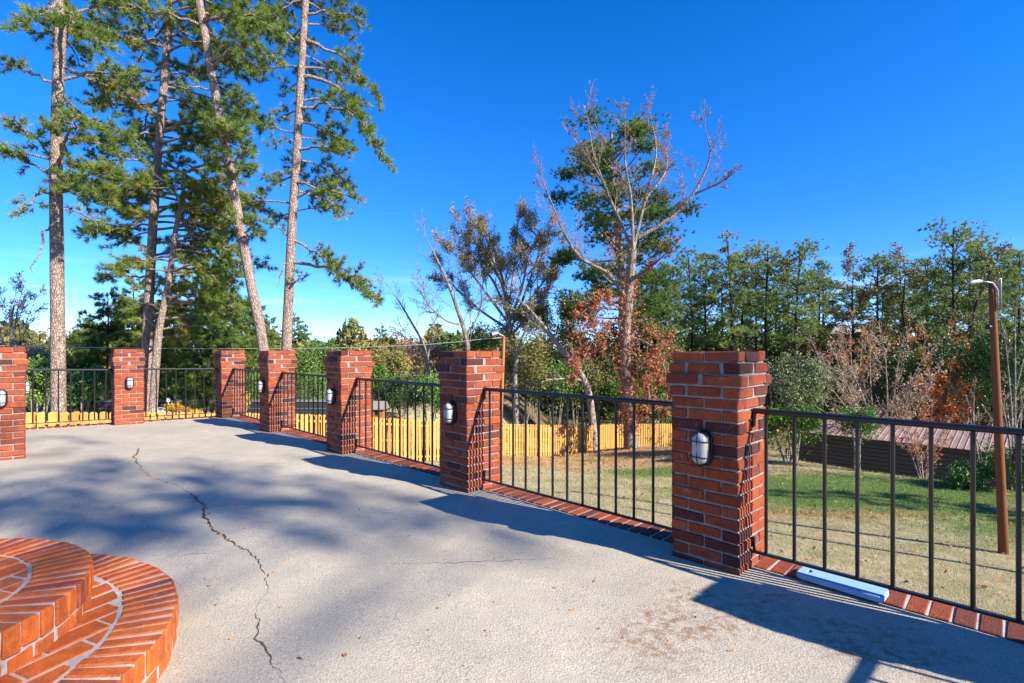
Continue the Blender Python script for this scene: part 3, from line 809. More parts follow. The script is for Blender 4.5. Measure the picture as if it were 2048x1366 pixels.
fence(9, 14, 'far right run of yellow wooden fence behind the vine covered tree')

# ------------------------------------------------------------------ poles, wire
def tube_obj(name, pts, rad, mat, parent=None, sides=10, smooth=True):
    mb = MB(); mb.tube(pts, rad, sides); return part(name, mb.mesh(name, mat, smooth), parent)
t = NT('grey_metal', 0.45, 0.5); t.color((0.30, 0.31, 0.32)); t.b.inputs['Metallic'].default_value = 0.5; m_galv = t.m
def big_pole(base, top, lab, lampy=True):
    b = np.array(base); d = np.array(top) - b; H = d[2]
    root = thing('utility_pole', lab, 'utility pole', tuple(b), 0)
    k = np.linspace(0, 1, 9)
    pts = [(d[0] * q, d[1] * q, H * q) for q in k]; pts[0] = (0, 0, -0.5)
    part('shaft', (lambda m: (m.tube(pts, np.linspace(.090, .060, 9), 14), m.mesh('shaft', m_pole, True))[1])(MB()), root)
    if lampy:
        tx, ty, tzz = d
        mb = MB(); mb.tube([(tx * .9 + .0, ty - .12, tzz * .9), (tx * .97, ty - .13, tzz * .965), (tx - .12, ty - .15, tzz - .06), (tx - .42, ty - .2, tzz - .03)], .018, 7)
        part('lamp_arm', mb.mesh('lamp_arm', m_galv, True), root)
        mb = MB(); mb.tube([(tx - .40, ty - .2, tzz - .03), (tx - .5, ty - .22, tzz - .04), (tx - .68, ty - .25, tzz - .07), (tx - .74, ty - .26, tzz - .08)], [.035, .05, .05, .02], 10)
        part('lamp_head', mb.mesh('lamp_head', m_galv, True), root)
        mb = MB(); mb.tube([(tx + .02, ty - .1, tzz - .1), (tx + .02, ty - .13, tzz + .02), (tx + .08, ty - .12, tzz + .04), (tx + .1, ty - .1, tzz - .12), (tx + .11, ty - .1, tzz - .6)], .02, 7)
        part('conduit', mb.mesh('conduit', m_galv, True), root)
        mb = MB(); mb.tube([(tx * .83 - .14, ty - .08, tzz * .83), (tx * .83 - .22, ty - .08, tzz * .83)], [.05, .05], 8)
        part('insulator', mb.mesh('insulator', m_lampblack, True), root)
    return root
pb = W(2008, 1106, 11.0); pb[2] = float(tz(pb[0], pb[1])); pt_ = W(1983, 562, 11.0)
big_pole(pb, pt_, 'leaning brown utility pole with a yard light at its top, right side')
b2 = (13.2, 7.7); z2 = float(tz(*b2))
big_pole((b2[0], b2[1], z2), (13.1, 7.7, z2 + 7.0), 'brown pole out of frame at right, known by its shadow on the lawn', False)

sp_t = W(1008, 673, 20.0); sp_b = W(998, 960, 20.0); sp_b[2] = float(tz(sp_b[0], 20.0)) - .3
root = thing('service_post', 'thin orange wooden post with a floodlight rising behind the second brick pillar', 'post', tuple(sp_b))
dd = sp_t - sp_b
tube_obj('shaft', [(0, 0, 0), tuple(dd * .5), tuple(dd)], [.062, .058, .055], m_post, root, 8)
mb = MB(); mb.tube([tuple(dd + np.array((-.02, 0, .02))), tuple(dd + np.array((-.2, -.05, .1)))], .02, 6); part('bracket', mb.mesh('bracket', m_galv), root)
mb = MB(); mb.tube([tuple(dd + np.array((-.22, -.05, .14))), tuple(dd + np.array((-.36, -.1, .12))), tuple(dd + np.array((-.48, -.14, .08)))], [.05, .09, .10], 9); part('floodlight', mb.mesh('floodlight', m_galv), root)
mb = MB(); mb.tube([tuple(dd + np.array((-.46, -.13, .085))), tuple(dd + np.array((-.50, -.15, .07)))], [.088, .088], 9); part('lens', mb.mesh('lens', m_lampblack), root)
t = NT('cable', 0.5, 0.3); t.color((0.42, 0.41, 0.40)); m_cable = t.m
wp = [W(1008, 675, 20.0), W(965, 678, 20.1), W(920, 683.5, 20.2), W(860, 688.5, 20.4), W(780, 692.5, 20.6), W(700, 695.5, 20.9), W(600, 697, 21.2), W(450, 697.5, 21.8), W(300, 696.5, 22.4), W(150, 694.5, 23.1), W(0, 691, 23.9), W(-300, 682, 25.5)]
o = tube_obj('power_cable', wp, .013, m_cable, None, 5); tag(o, 'pale overhead cable sagging leftwards from the thin orange post', 'cable')

# ------------------------------------------------------------------ foliage machinery
def basis(ax):
    ax = ax / (np.linalg.norm(ax, axis=1, keepdims=True) + 1e-9)
    r = rng.normal(size=ax.shape); a = np.cross(ax, r); a /= np.linalg.norm(a, axis=1, keepdims=True) + 1e-9
    return a, np.cross(ax, a), ax
def tufts(mb, pos, axis, L=0.22, n=14, w=0.011, spread=1.0, tint=None):
    pos = np.asarray(pos); M = len(pos)
    if M == 0: return
    a, b, c = basis(np.asarray(axis, float))
    th = rng.random((M, n)) * 2 * np.pi; ph = spread * (0.25 + 0.95 * rng.random((M, n)))
    l = L * (0.65 + 0.5 * rng.random((M, n)))
    d = (np.cos(th) * np.sin(ph))[..., None] * a[:, None] + (np.sin(th) * np.sin(ph))[..., None] * b[:, None] + np.cos(ph)[..., None] * c[:, None]
    s_ = rng.normal(size=(M, n, 3)); s_ = np.cross(d, s_); s_ /= np.linalg.norm(s_, axis=2, keepdims=True) + 1e-9
    st = pos[:, None] - d * (l * .08)[..., None]
    v = np.stack([st + s_ * w, st - s_ * w, st + d * l[..., None]], 2).reshape(-1, 3)
    f = np.arange(M * n * 3).reshape(-1, 3)
    tt = rng.random(M) if tint is None else tint
    tt = np.clip(np.repeat(tt, n * 3) + np.repeat(rng.normal(0, .07, M * n), 3), 0, 1)
    mb.add(v, f, tt)
def leaves(mb, pos, size=0.07, tint=None, flat=0.0, jitter=0.35, aspect=0.6):
    pos = np.asarray(pos, float); M = len(pos)
    if M == 0: return
    nrm = rng.normal(size=(M, 3)); nrm[:, 2] = nrm[:, 2] * (1 - flat) + flat * 1.5
    a, b, c = basis(nrm); s_ = (size * (1 + jitter * rng.normal(size=M)))[:, None]
    s_ = np.clip(s_, size * .4, size * 1.9)
    v = np.stack([pos - a * s_ * .5, pos + b * s_ * .5 * aspect + c * s_ * .12, pos + a * s_ * .5, pos - b * s_ * .5 * aspect + c * s_ * .12], 1).reshape(-1, 3)
    i = np.arange(M) * 4; f = np.concatenate([np.stack([i, i + 1, i + 2], 1), np.stack([i, i + 2, i + 3], 1)])
    tt = rng.random(M) if tint is None else np.clip(tint, 0, 1)
    mb.add(v, f, np.repeat(tt, 4))
def poly_at(pts, f):
    pts = np.asarray(pts); s_ = np.concatenate([[0], np.cumsum(np.linalg.norm(np.diff(pts, axis=0), axis=1))]); s_ /= s_[-1]
    return np.array([np.interp(f, s_, pts[:, k]) for k in range(3)])
def smooth_path(P, n=10):
    P = np.asarray(P, float)
    if len(P) < 3: return np.array([P[0] + (P[-1] - P[0]) * k for k in np.linspace(0, 1, n)])
    Q = np.vstack([2 * P[0] - P[1], P, 2 * P[-1] - P[-2]]); out = []
    seg = len(P) - 1; per = max(2, n // seg)
    for i in range(seg):
        p0, p1, p2, p3 = Q[i:i + 4]
        for t_ in np.linspace(0, 1, per, endpoint=False):
            out.append(.5 * ((2 * p1) + (-p0 + p2) * t_ + (2 * p0 - 5 * p1 + 4 * p2 - p3) * t_ ** 2 + (-p0 + 3 * p1 - 3 * p2 + p3) * t_ ** 3))
    out.append(P[-1]); return np.array(out)
def unit(v): v = np.asarray(v, float); return v / (np.linalg.norm(v) + 1e-9)

class Tree:
    """gathers wood and foliage of one tree around its base"""
    def __init__(s, base): s.base = np.array(base, float); s.wood = MB(); s.crown = MB(); s.limb = MB(); s.tp = []; s.ta = []; s.tt = []; s.lp = []; s.lt = []; s.rmin = .004
    def limb_path(s, P, r0, r1, sides=6, trunk=False):
        n = len(P); (s.wood if trunk else s.limb).tube(P, np.linspace(r0, r1, n), sides, cap=False)
    def pine_branch(s, start, d, L, r0, droop=0.25, dens=1.0, tuft_from=0.35, tone=0.5, up=0.0, sub=True):
        d = unit(d); n = 7; pts = [np.array(start, float)]; dirv = d.copy()
        for k in range(n):
            dirv = unit(dirv + np.array((0, 0, -droop * .22 + up * .2)) + rng.normal(0, .09, 3)); pts.append(pts[-1] + dirv * L / n)
        pts = np.array(pts); s.limb_path(pts, r0, r0 * .25, 5)
        s.pine_fill(pts, L, r0, dens, tuft_from, tone)
        return pts
    def pine_fill(s, pts, L, r0, dens=1.0, tuft_from=0.35, tone=0.5):
        ns = max(4, int(L * 6.2 * dens))
        for k in range(ns):
            f = tuft_from + (1 - tuft_from) * (k + rng.random()) / ns
            p = poly_at(pts, f); q = poly_at(pts, min(1, f + .08)) - poly_at(pts, max(0, f - .05)); q = unit(q)
            side = unit(np.cross(q, (0, 0, 1))) * (1 if k % 2 else -1)
            sd = unit(q * (.55 + .3 * rng.random()) + side * (.5 + .5 * rng.random()) + np.array((0, 0, .05 + .45 * rng.normal())) + rng.normal(0, .18, 3))
            l = (.22 + .26 * rng.random()) * (L * (1.15 - f)) ** .6 * 1.15
            sp = np.array([p, p + sd * l * .5 + rng.normal(0, .02, 3), p + sd * l + np.array((0, 0, .05 * l))])
            s.limb.tube(sp, np.linspace(max(.006, r0 * .22), .004, 3), 3, cap=False)
            m = max(2, int(l / .075))
            for j in range(m):
                g = .25 + .75 * (j + 1) / m
                s.tp.append(poly_at(sp, g) + rng.normal(0, .035, 3)); s.ta.append(unit(sd + np.array((0, 0, .35)) + rng.normal(0, .25, 3)))
                s.tt.append(np.clip(tone + rng.normal(0, .16), 0, .96))
        s.tp.append(pts[-1]); s.ta.append(unit(pts[-1] - pts[-2])); s.tt.append(tone)
    def finish_pine(s, name, lab, group=None, L=.22, n=14, w=.010, bark=None, needle=None):
        root = thing(name, lab, 'tree', tuple(s.base), 0, group)
        if s.tp: tufts(s.crown, np.array(s.tp), np.array(s.ta), L, n, w, tint=np.array(s.tt))
        return s._finish(root, bark or m_bark_pine, needle or m_needle)
    def _finish(s, root, bark, leaf):
        for mbx in (s.wood, s.crown, s.limb):
            mbx.v = [v - s.base for v in mbx.v]
        part('trunk', s.wood.mesh('trunk', bark, True), root)
        if s.limb.n: tag(part('branches', s.limb.mesh('branches', bark, True), root), kind='stuff')
        if s.crown.n: part('crown', s.crown.mesh('crown', leaf, False, True), root)
        return root
    def finish_leafy(s, name, lab, bark, leaf, size=.07, group=None, cat='tree', flat=0.0):
        root = thing(name, lab, cat, tuple(s.base), 0, group)
        if s.lp: leaves(s.crown, np.array(s.lp), size, tint=np.array(s.lt), flat=flat)
        return s._finish(root, bark, leaf)
    def grow(s, start, d, L, r, depth, maxd, nchild=(5, 5, 4, 4), ang=0.75, leafp=0.0, leafn=3, up=.12, ratio=.55, wob=.13, ltone=.5, mind=0.15, sides=(6, 5, 4, 3, 3)):
        n = (7, 6, 5, 4, 3)[min(depth, 4)]; pts = [np.array(start, float)]; dirv = unit(d)
        for k in range(n):
            dirv = unit(dirv + rng.normal(0, wob, 3) + np.array((0, 0, up * .35))); pts.append(pts[-1] + dirv * L / n)
        pts = np.array(pts); s.limb.tube(pts, np.linspace(r, max(s.rmin * .6, r * (.45 if depth < maxd else .3)), n + 1), sides[min(depth, 4)], cap=False)
        s.sprout(pts, L, r, depth, maxd, nchild, ang, leafp, leafn, up, ratio, wob, ltone)
    def sprout(s, pts, L, r, depth, maxd, nchild=(5, 5, 4, 4), ang=.75, leafp=0., leafn=3, up=.12, ratio=.55, wob=.13, ltone=.5, f0=.3):
        if depth < maxd:
            nc = nchild[min(depth, len(nchild) - 1)]
            for k in range(nc):
                f = f0 + (1 - f0) * (k + rng.random()) / nc; p = poly_at(pts, f); q = unit(poly_at(pts, min(1, f + .06)) - poly_at(pts, max(0, f - .06)))
                w_ = unit(np.cross(q, rng.normal(size=3))); sd = unit(q * math.cos(ang) + w_ * math.sin(ang) * (1.0))
                l = L * ratio * (.7 + .5 * rng.random()) * (1.15 - .5 * f)
                s.grow(p, sd, l, max(s.rmin, r * .42 * (1.2 - .6 * f)), depth + 1, maxd, nchild, ang, leafp, leafn, up, ratio, wob, ltone)
            s.grow(pts[-1], pts[-1] - pts[-2], L * ratio * .8, max(s.rmin, r * .42), depth + 1, maxd, nchild, ang, leafp, leafn, up, ratio, wob, ltone)
        elif leafp > 0:
            for k in range(leafn):
                if rng.random() < leafp:
                    s.lp.append(poly_at(pts, rng.random()) + rng.normal(0, max(.05, s.rmin * 9), 3)); s.lt.append(ltone + rng.normal(0, .22))

# ------------------------------------------------------------------ the five tall near pines at left
def pine_near(name_lab, d, px, r0, r1, spec, rand, seed, tone=.5, extra_up=5.0):
    global rng
    rng = np.random.default_rng(seed)
    P = [W(x, y, d + dd_) for x, y, dd_ in px]
    base = P[-1].copy(); base[2] = float(tz(base[0], base[1])) - .1; P[-1] = base
    P = P[::-1]
    tr = Tree(base); path = smooth_path(P, 26)
    rad = np.interp(np.linspace(0, 1, len(path)), [0, .06, 1], [r0 * 1.25, r0, r1])
    tr.wood.tube(path, rad, 14, cap=False)
    zmax = path[-1][2]
    for (x, y, tx, ty, dep, dr, dens) in spec:           # branches whose direction the photo shows
        zt_ = W(x, y, d)[2]; f = np.interp(zt_, path[:, 2], np.linspace(0, 1, len(path))); st = poly_at(path, f)
        en = W(tx, ty, d + dep); L = np.linalg.norm(en - st)
        mid_ = (st + en) / 2 + np.array((0, 0, L * dr))
        bp = smooth_path([st, mid_, en], 10) + np.vstack([np.zeros((1, 3)), rng.normal(0, .05, (10, 3))])
        tr.limb.tube(bp, np.linspace(.028 + .012 * L, .012, len(bp)), 6, cap=False)
        if dens > 0: tr.pine_fill(bp, L, .05, dens, .3, tone)
    lo, hi, cnt, Lmin, Lmax = rand
    for k in range(cnt):
        y = hi + (lo - hi) * ((k + rng.random()) / cnt); zt_ = W(0, y, d)[2]; f = float(np.interp(zt_, path[:, 2], np.linspace(0, 1, len(path))))
        if zt_ > zmax: st = path[-1] + (path[-1] - path[-3]) / np.linalg.norm(path[-1] - path[-3]) * (zt_ - zmax)
        else: st = poly_at(path, f)
        az = k * 2.4 + rng.normal(0, .4); az = az if math.sin(az) > -.45 else -az; L = Lmin + (Lmax - Lmin) * rng.random()
        tr.pine_branch(st, (math.cos(az), math.sin(az), .15 + .25 * rng.random()), L, .02 + .011 * L, .35, 1.0, .35, tone + rng.normal(0, .12))
    return tr.finish_pine('pine_tree', name_lab, 'tall pines at the left', L=.25, n=20, w=.0105)

pine_near('leftmost tall pine, bare straight pinkish trunk rising behind the left railing', 16.0,
    [(124, -160, 0), (122, 20, 0), (116, 180, 0), (112, 350, 0), (114, 520, 0), (116, 700, 0), (118, 850, 0)], .195, .13,
    [(118, 150, -20, 118, -1, .06, 1.1), (118, 140, 275, 150, .5, .1, 1.2), (116, 310, -10, 298, -.8, .04, 1.3), (114, 330, 225, 345, -1.6, .05, 1.3),
     (114, 340, 30, 430, -1.2, .1, .8), (114, 345, 215, 400, -1.4, .05, 1.2), (120, 40, 260, 20, .6, .12, 1.0), (122, 20, 60, -40, -.5, .05, 1.0), (114, 300, 160, 240, -1.8, .1, 1.2), (116, 290, 30, 240, -1.8, .05, 1.2),
     (113, 395, 60, 545, -.8, .05, 0), (116, 230, 140, 205, 0, 0, .3), (122, 20, 200, 80, -1.5, .0, 1.2), (122, 0, 30, 60, -1.4, .05, 1.0)],
    (390, -160, 16, 1.2, 2.6), 11, .62)
pine_near('dense dark pine with full crown, second trunk from the left', 19.0,
    [(352, -160, 0), (338, 20, 0), (330, 140, 0), (318, 280, 0), (306, 450, 0), (298, 600, 0), (294, 690, 0), (296, 850, 0)], .175, .10,
    [(325, 130, 190, 200, -.5, .08, 1.5), (325, 160, 480, 130, 1.0, .1, 1.5), (318, 250, 185, 290, -1, .06, 1.4), (318, 250, 520, 240, .6, .1, 1.5), (312, 330, 200, 430, -.5, .06, 1.0),
     (318, 300, 430, 300, -.8, .1, 1.3), (306, 440, 175, 480, -.5, .05, 1.2), (306, 430, 440, 400, -.6, .08, 1.3), (300, 560, 190, 560, -.6, .05, 1.2), (330, 100, 215, 60, -.6, .06, 1.4), (330, 90, 440, 30, .4, .08, 1.4)],
    (520, -160, 66, 1.8, 4.2), 12, .55)
pine_near('paler forked twin trunk pine with yellow green foliage, beside the dense dark pine', 18.3,
    [(368, 380, 0), (350, 470, 0), (338, 560, 0), (322, 640, 0), (314, 700, 0), (300, 850, 0)], .135, .07,
    [(360, 420, 470, 400, -.6, .1, 1.4), (345, 520, 440, 560, -.8, .15, 1.2), (360, 420, 350, 360, -.8, .1, 1.4), (345, 500, 250, 530, -.5, .08, 1.2), (340, 560, 480, 620, -.4, .05, 1.2), (364, 400, 420, 370, -1.2, .1, 1.5)],
    (640, 340, 34, 1.4, 3.2), 13, .68)
pine_near('leaning pine with long bare pale trunk crossing in front of the dense pine', 17.0,
    [(372, -160, 0), (398, 0, 0), (424, 150, 0), (452, 300, 0), (480, 450, 0), (504, 580, 0), (527, 700, 0), (548, 850, 0)], .17, .11,
    [(452, 290, 490, 180, -1.2, .05, 1.2), (452, 300, 430, 230, -1.4, .05, 1.3), (456, 320, 500, 300, -1.2, .02, 1.2), (482, 460, 520, 440, -.8, .05, 1.0), (482, 455, 450, 420, -.8, .05, 1.0),
     (430, 175, 360, 180, -.4, .1, .5), (434, 135, 520, 150, -.8, .35, .8), (424, 120, 555, 120, -1, .15, 1.2), (405, 40, 560, 60, -.8, .1, 1.3), (400, 55, 240, 10, -.6, .04, .5), (455, 280, 470, 250, -1.5, 0, 1.2), (470, 350, 500, 330, -1, .05, 1.2)],
    (60, -160, 12, 1.4, 2.6), 14, .6)
pine_near('rightmost of the tall left pines, long drooping branches against open sky', 18.0,
    [(622, -160, 0), (610, 20, 0), (602, 150, 0), (594, 300, 0), (584, 450, 0), (578, 580, 0), (573, 700, 0), (570, 850, 0)], .18, .10,
    [(602, 90, 760, 200, .3, .14, 1.3), (600, 150, 775, 330, .5, .22, 1.3), (606, 50, 730, 40, .2, .1, 1.3), (594, 210, 735, 250, -.5, .14, 1.0), (590, 290, 700, 300, -.6, .05, 1.1),
     (586, 380, 715, 400, -.4, .12, 1.2), (586, 350, 690, 430, -.5, .1, 1.1), (581, 500, 762, 605, -.5, .12, 1.5), (583, 460, 680, 560, -.3, .1, .9), (584, 460, 540, 450, -.4, .1, .8), (592, 280, 540, 290, -.3, .1, 1.0), (588, 330, 545, 370, -.4, .08, 1.0),
     (606, 20, 520, 50, -.4, .05, 1.2), (600, 100, 500, 30, .4, .05, 1.2), (582, 455, 556, 580, -.2, -.06, 0), (577, 545, 606, 548, -.4, .02, .2)],
    (430, -160, 36, 1.2, 2.7), 15, .6)

# ------------------------------------------------------------------ generic smaller pines (shared crowns)
def make_pine_proto(seed, H, crown_from, wid, tone, dens=1.0, lean=0.0, n_branch=26):
    global rng
    rng = np.random.default_rng(seed)
    tr = Tree((0, 0, 0)); k = np.linspace(0, 1, 12)
    path = np.stack([lean * H * k + .012 * H * np.sin(k * 5 + seed), .01 * H * np.sin(k * 4 + seed * 2), H * k], 1)
    tr.wood.tube(path, np.linspace(H * .0125, H * .003, 12), 7, cap=False)
    for b in range(n_branch):
        f = crown_from + (1 - crown_from) * ((b + rng.random()) / n_branch) ** .9
        st = poly_at(path, min(f, .99)); az = b * 2.4 + rng.normal(0, .5)
        g = (f - crown_from) / (1 - crown_from)
        L = wid * (.35 + .75 * math.sin(math.pi * min(1, .18 + .80 * g)) ) * (.7 + .5 * rng.random()) * (1.05 - .55 * g)
        bp = tr.pine_branch(st, (math.cos(az), math.sin(az), .05 + .45 * g), L, .012 * H / 6, .15, dens, .15, tone + rng.normal(0, .15))
    for b in range(5):                                   # a few dead lower stubs
        f = .3 + (crown_from - .25) * rng.random(); st = poly_at(path, max(.1, f)); az = rng.random() * 6.28
        tr.limb.tube([st, st + np.array((math.cos(az), math.sin(az), .1)) * wid * .5], [.02, .006], 3, cap=False)
    return tr
def make_clump_pine(seed, H, c0, wid, n_cl, per, tone, lean=0.0, rt=1.0):
    """tall pine with an irregular crown of rounded needle clumps on ascending limbs"""
    global rng
    rng = np.random.default_rng(seed)
    tr = Tree((0, 0, 0)); k = np.linspace(0, 1, 12)
    path = np.stack([lean * H * k + .010 * H * np.sin(k * 5 + seed), .010 * H * np.sin(k * 4 + seed * 2), H * .97 * k], 1)
    tr.wood.tube(path, np.linspace(H * .0105, H * .003, 12) * rt, 7, cap=False)
    for b in range(n_cl):
        g = (b + .6 * rng.random()) / n_cl; f = c0 + (1 - c0) * g
        env = wid * (.25 + .85 * math.sin(math.pi * min(1, .10 + .78 * g)) ** .8) * (1.1 - .35 * g)
        az = b * 2.4 + rng.normal(0, .6); rr = env * (.25 + .75 * rng.random() ** .7)
        st = poly_at(path, max(.1, f - .06)); c = poly_at(path, min(1, f)) + np.array((math.cos(az) * rr, math.sin(az) * rr, rng.normal(0, .03 * H)))
        tr.limb.tube(smooth_path([st, (st + c) / 2 + np.array((0, 0, -.1)), c], 5), np.linspace(.06, .015, 5)[:len(smooth_path([st, c, c], 5))], 4, cap=False)
        q = rng.normal(0, 1, (per, 3)) * np.array((.62, .62, .36)) * (.42 + .5 * rng.random()) * wid / 2.4
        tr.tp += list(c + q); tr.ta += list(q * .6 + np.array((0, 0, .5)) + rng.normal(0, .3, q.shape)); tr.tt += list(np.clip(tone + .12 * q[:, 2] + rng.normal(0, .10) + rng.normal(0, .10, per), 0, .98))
    for b in range(6):
        f = .25 + (c0 - .2) * rng.random(); st = poly_at(path, max(.1, f)); az = rng.random() * 6.28
        tr.limb.tube([st, st + np.array((math.cos(az), math.sin(az), .2)) * wid * .5], [.03, .012], 3, cap=False)
    return tr
def spawn_pines(protos, places, labels, group, L, n, w, bark, needle):
    roots = []
    for i, pr in enumerate(protos):
        roots.append(pr.finish_pine('pine_tree', '', group, L, n, w, bark, needle))
    used = set()
    for (x, y, s_, rz, k), lab in zip(places, labels):
        o = roots[k] if k not in used else copy_tree(roots[k]); used.add(k)
        o.location = (x, y, float(tz(x, y)) - .1); o.rotation_euler = (0, 0, rz); o.scale = (s_[0], s_[0], s_[1]); o['label'] = lab

H0 = 16.0
protos = [make_clump_pine(21, H0, .50, 2.3, 26, 36, .64), make_clump_pine(22, H0, .58, 2.1, 21, 36, .74), make_clump_pine(23, H0, .44, 1.8, 24, 32, .6), make_clump_pine(24, H0, .58, 2.7, 24, 40, .7, lean=.02), make_clump_pine(25, H0, .40, 1.7, 24, 30, .72)]
tl = [(1328, 520, 46, 2), (1350, 560, 56, 4), (1381, 505, 50, 0), (1415, 497, 52, 2), (1461, 470, 46, 4), (1486, 484, 50, 1), (1510, 515, 56, 2), (1541, 490, 47, 3), (1574, 520, 54, 4), (1595, 486, 45, 0), (1634, 516, 52, 2),
      (1757, 494, 50, 1), (1800, 530, 57, 0), (1857, 508, 50, 2), (1887, 520, 55, 4), (1911, 442, 43, 0), (1950, 468, 44, 3), (1990, 500, 50, 1), (2040, 490, 46, 2), (1300, 540, 52, 0)]
tlab = ['slim treeline pine just left of the near pillar, tall and narrow', 'short thin pine in the treeline above the near pillar left edge', 'bushy topped treeline pine above the near pillar', 'narrow treeline pine right of the bushy one above the near pillar',
        'tallest slim treeline pine above the near pillar right half', 'slim pine leaning on the tallest one over the near pillar', 'low thin pine behind the right edge of the near pillar', 'round topped treeline pine directly right of the near pillar',
        'thin pine between two round topped treeline pines', 'dark straight trunk pine with wide rounded crown', 'sparse narrow pine left of the golden leaved tree', 'rounded pine in the gap right of the golden leaved tree',
        'small far pine behind the rounded one', 'slender pine left of the highest right pines', 'thin pine crowded behind the highest right pine', 'highest pine of the right treeline, left of the utility pole',
        'wide forked pine directly behind the utility pole lamp', 'pine behind the utility pole top', 'pine cut by the right edge of the photo', 'slim pine right of the vine covered tree trunk']
pl = []
for i, (x, yt, d, k) in enumerate(tl):
    p = W(x, yt, d); zb_ = float(tz(p[0], d)); h = p[2] - zb_ + .1
    pl.append((p[0], d, (h / H0 * (.92 + .2 * ((i * 7) % 5) / 5), h / H0), i * 1.3, k))
spawn_pines(protos, pl, tlab, 'tall pines along the right treeline', .36, 13, .030, m_bark_far, m_needle_far)

row2 = [o for o in COL.objects if o.get('group') == 'tall pines along the right treeline'][:5]
rng = np.random.default_rng(27)
BR = ['just right of the vine covered trunk', 'behind the left edge of the largest pillar top', 'above the left brick of the largest pillar', 'above the middle of the largest pillar', 'above the right corner of the largest pillar',
      'over the tall grey green shrub', 'above the tan house glimpse, left end', 'behind the golden leaved thin tree', 'between golden and brownish thin trees', 'behind the brownish leaved thin tree', 'behind the highest right pine', 'left of the utility pole lamp, low between trunks', 'to the right of the utility pole']
for i in range(13):
    x = 1270 + 62 * i + rng.normal(0, 15); yt = 560 + rng.normal(0, 14) - (18 if x > 1850 else 0); d = 60 + 16 * rng.random()
    p = W(x, yt, d); zb_ = float(tz(p[0], d)); h = p[2] - zb_
    o = copy_tree(row2[i % 5]); o.location = (p[0], d, zb_ - .1); o.rotation_euler = (0, 0, i * 1.9); o.scale = (h / H0 * 1.35, h / H0 * 1.35, h / H0)
    o['label'] = 'back row treeline pine ' + BR[i]; o['group'] = 'back row pines of the right treeline'
# pine behind the sweetgum, and darker low pines beyond the left fence
bp_ = W(1228, 262, 37); zb_ = float(tz(bp_[0], 37))
rng = np.random.default_rng(31)
tr = Tree((bp_[0] + .6, 37, zb_)); hh = bp_[2] - zb_
path = smooth_path([tr.base, W(1250, 700, 37), W(1240, 520, 37), W(1228, 380, 37), W(1222, 262, 37)], 16)
tr.wood.tube(path, np.linspace(.48, .1, len(path)), 10, cap=False)
for k in range(64):
    g = (k + rng.random()) / 64; f = .44 + .56 * g; az = k * 2.4 + rng.normal(0, .5)
    env = 5.0 * (.3 + .75 * math.sin(math.pi * (.12 + .74 * g)) ** .8) * (1.12 - .42 * g); rr = env * (.3 + .7 * rng.random() ** .7)
    st = poly_at(path, f - .04); c = poly_at(path, min(1, f)) + np.array((math.cos(az) * rr, math.sin(az) * rr, rng.normal(0, .5)))
    tr.limb.tube(smooth_path([st, (st + c) / 2 + np.array((0, 0, -.25)), c], 6), np.linspace(.09, .02, 7)[:len(smooth_path([st, c, c], 6))], 5, cap=False)
    q = rng.normal(0, 1, (95, 3)) * np.array((.66, .66, .26)) * (.6 + .5 * rng.random())
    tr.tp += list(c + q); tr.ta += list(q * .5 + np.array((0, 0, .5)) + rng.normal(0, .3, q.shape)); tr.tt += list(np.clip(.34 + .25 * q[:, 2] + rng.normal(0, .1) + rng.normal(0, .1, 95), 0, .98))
tr.finish_pine('pine_tree', 'large dark green pine standing right behind the vine covered sweetgum', None, .38, 14, .027, m_bark_pine, m_needle)

protos2 = [make_pine_proto(41, 9.0, .16, 2.6, .5, n_branch=44), make_pine_proto(42, 9.0, .10, 2.9, .42, n_branch=46), make_pine_proto(43, 9.0, .3, 2.4, .6, n_branch=36)]
lp = [(215, 585, 27, 1), (170, 640, 33, 0), (265, 560, 31, 0), (395, 500, 28, 2), (455, 520, 26, 1), (500, 600, 34, 0), (345, 600, 30, 1), (420, 585, 23.5, 0), (540, 633, 60, 2), (590, 632, 62, 1), (610, 652, 66, 0), (760, 655, 70, 2)]
llab = ['low spreading dark pine left of the dense pine, branches to the fence', 'small pine between the leftmost pine and the dense pine', 'dark pine filling the gap behind the dense pine trunk', 'tall back pine right of the twin trunk', 'full pine behind the leaning trunk',
        'pine behind the far corner pillar right of the leaning trunk', 'pine behind the twin trunk base', 'nearest low pine overhanging the clipped hedge', 'distant pine just right of the leaning trunk', 'distant round pine right of the rightmost tall pine',
        'small distant pine low on the horizon behind the fourth pillar', 'tiny distant pine on the horizon left of the bare trees']
pl = []
for i, (x, yt, d, k) in enumerate(lp):
    p = W(x, yt, d); zb_ = float(tz(p[0], d)); h = p[2] - zb_ + .1; pl.append((p[0], d, (h / 9.0 * .95, h / 9.0), i * 1.1, k))
spawn_pines(protos2, pl, llab, 'smaller pines beyond the left fence', .36, 13, .024, m_bark_far, m_needle)

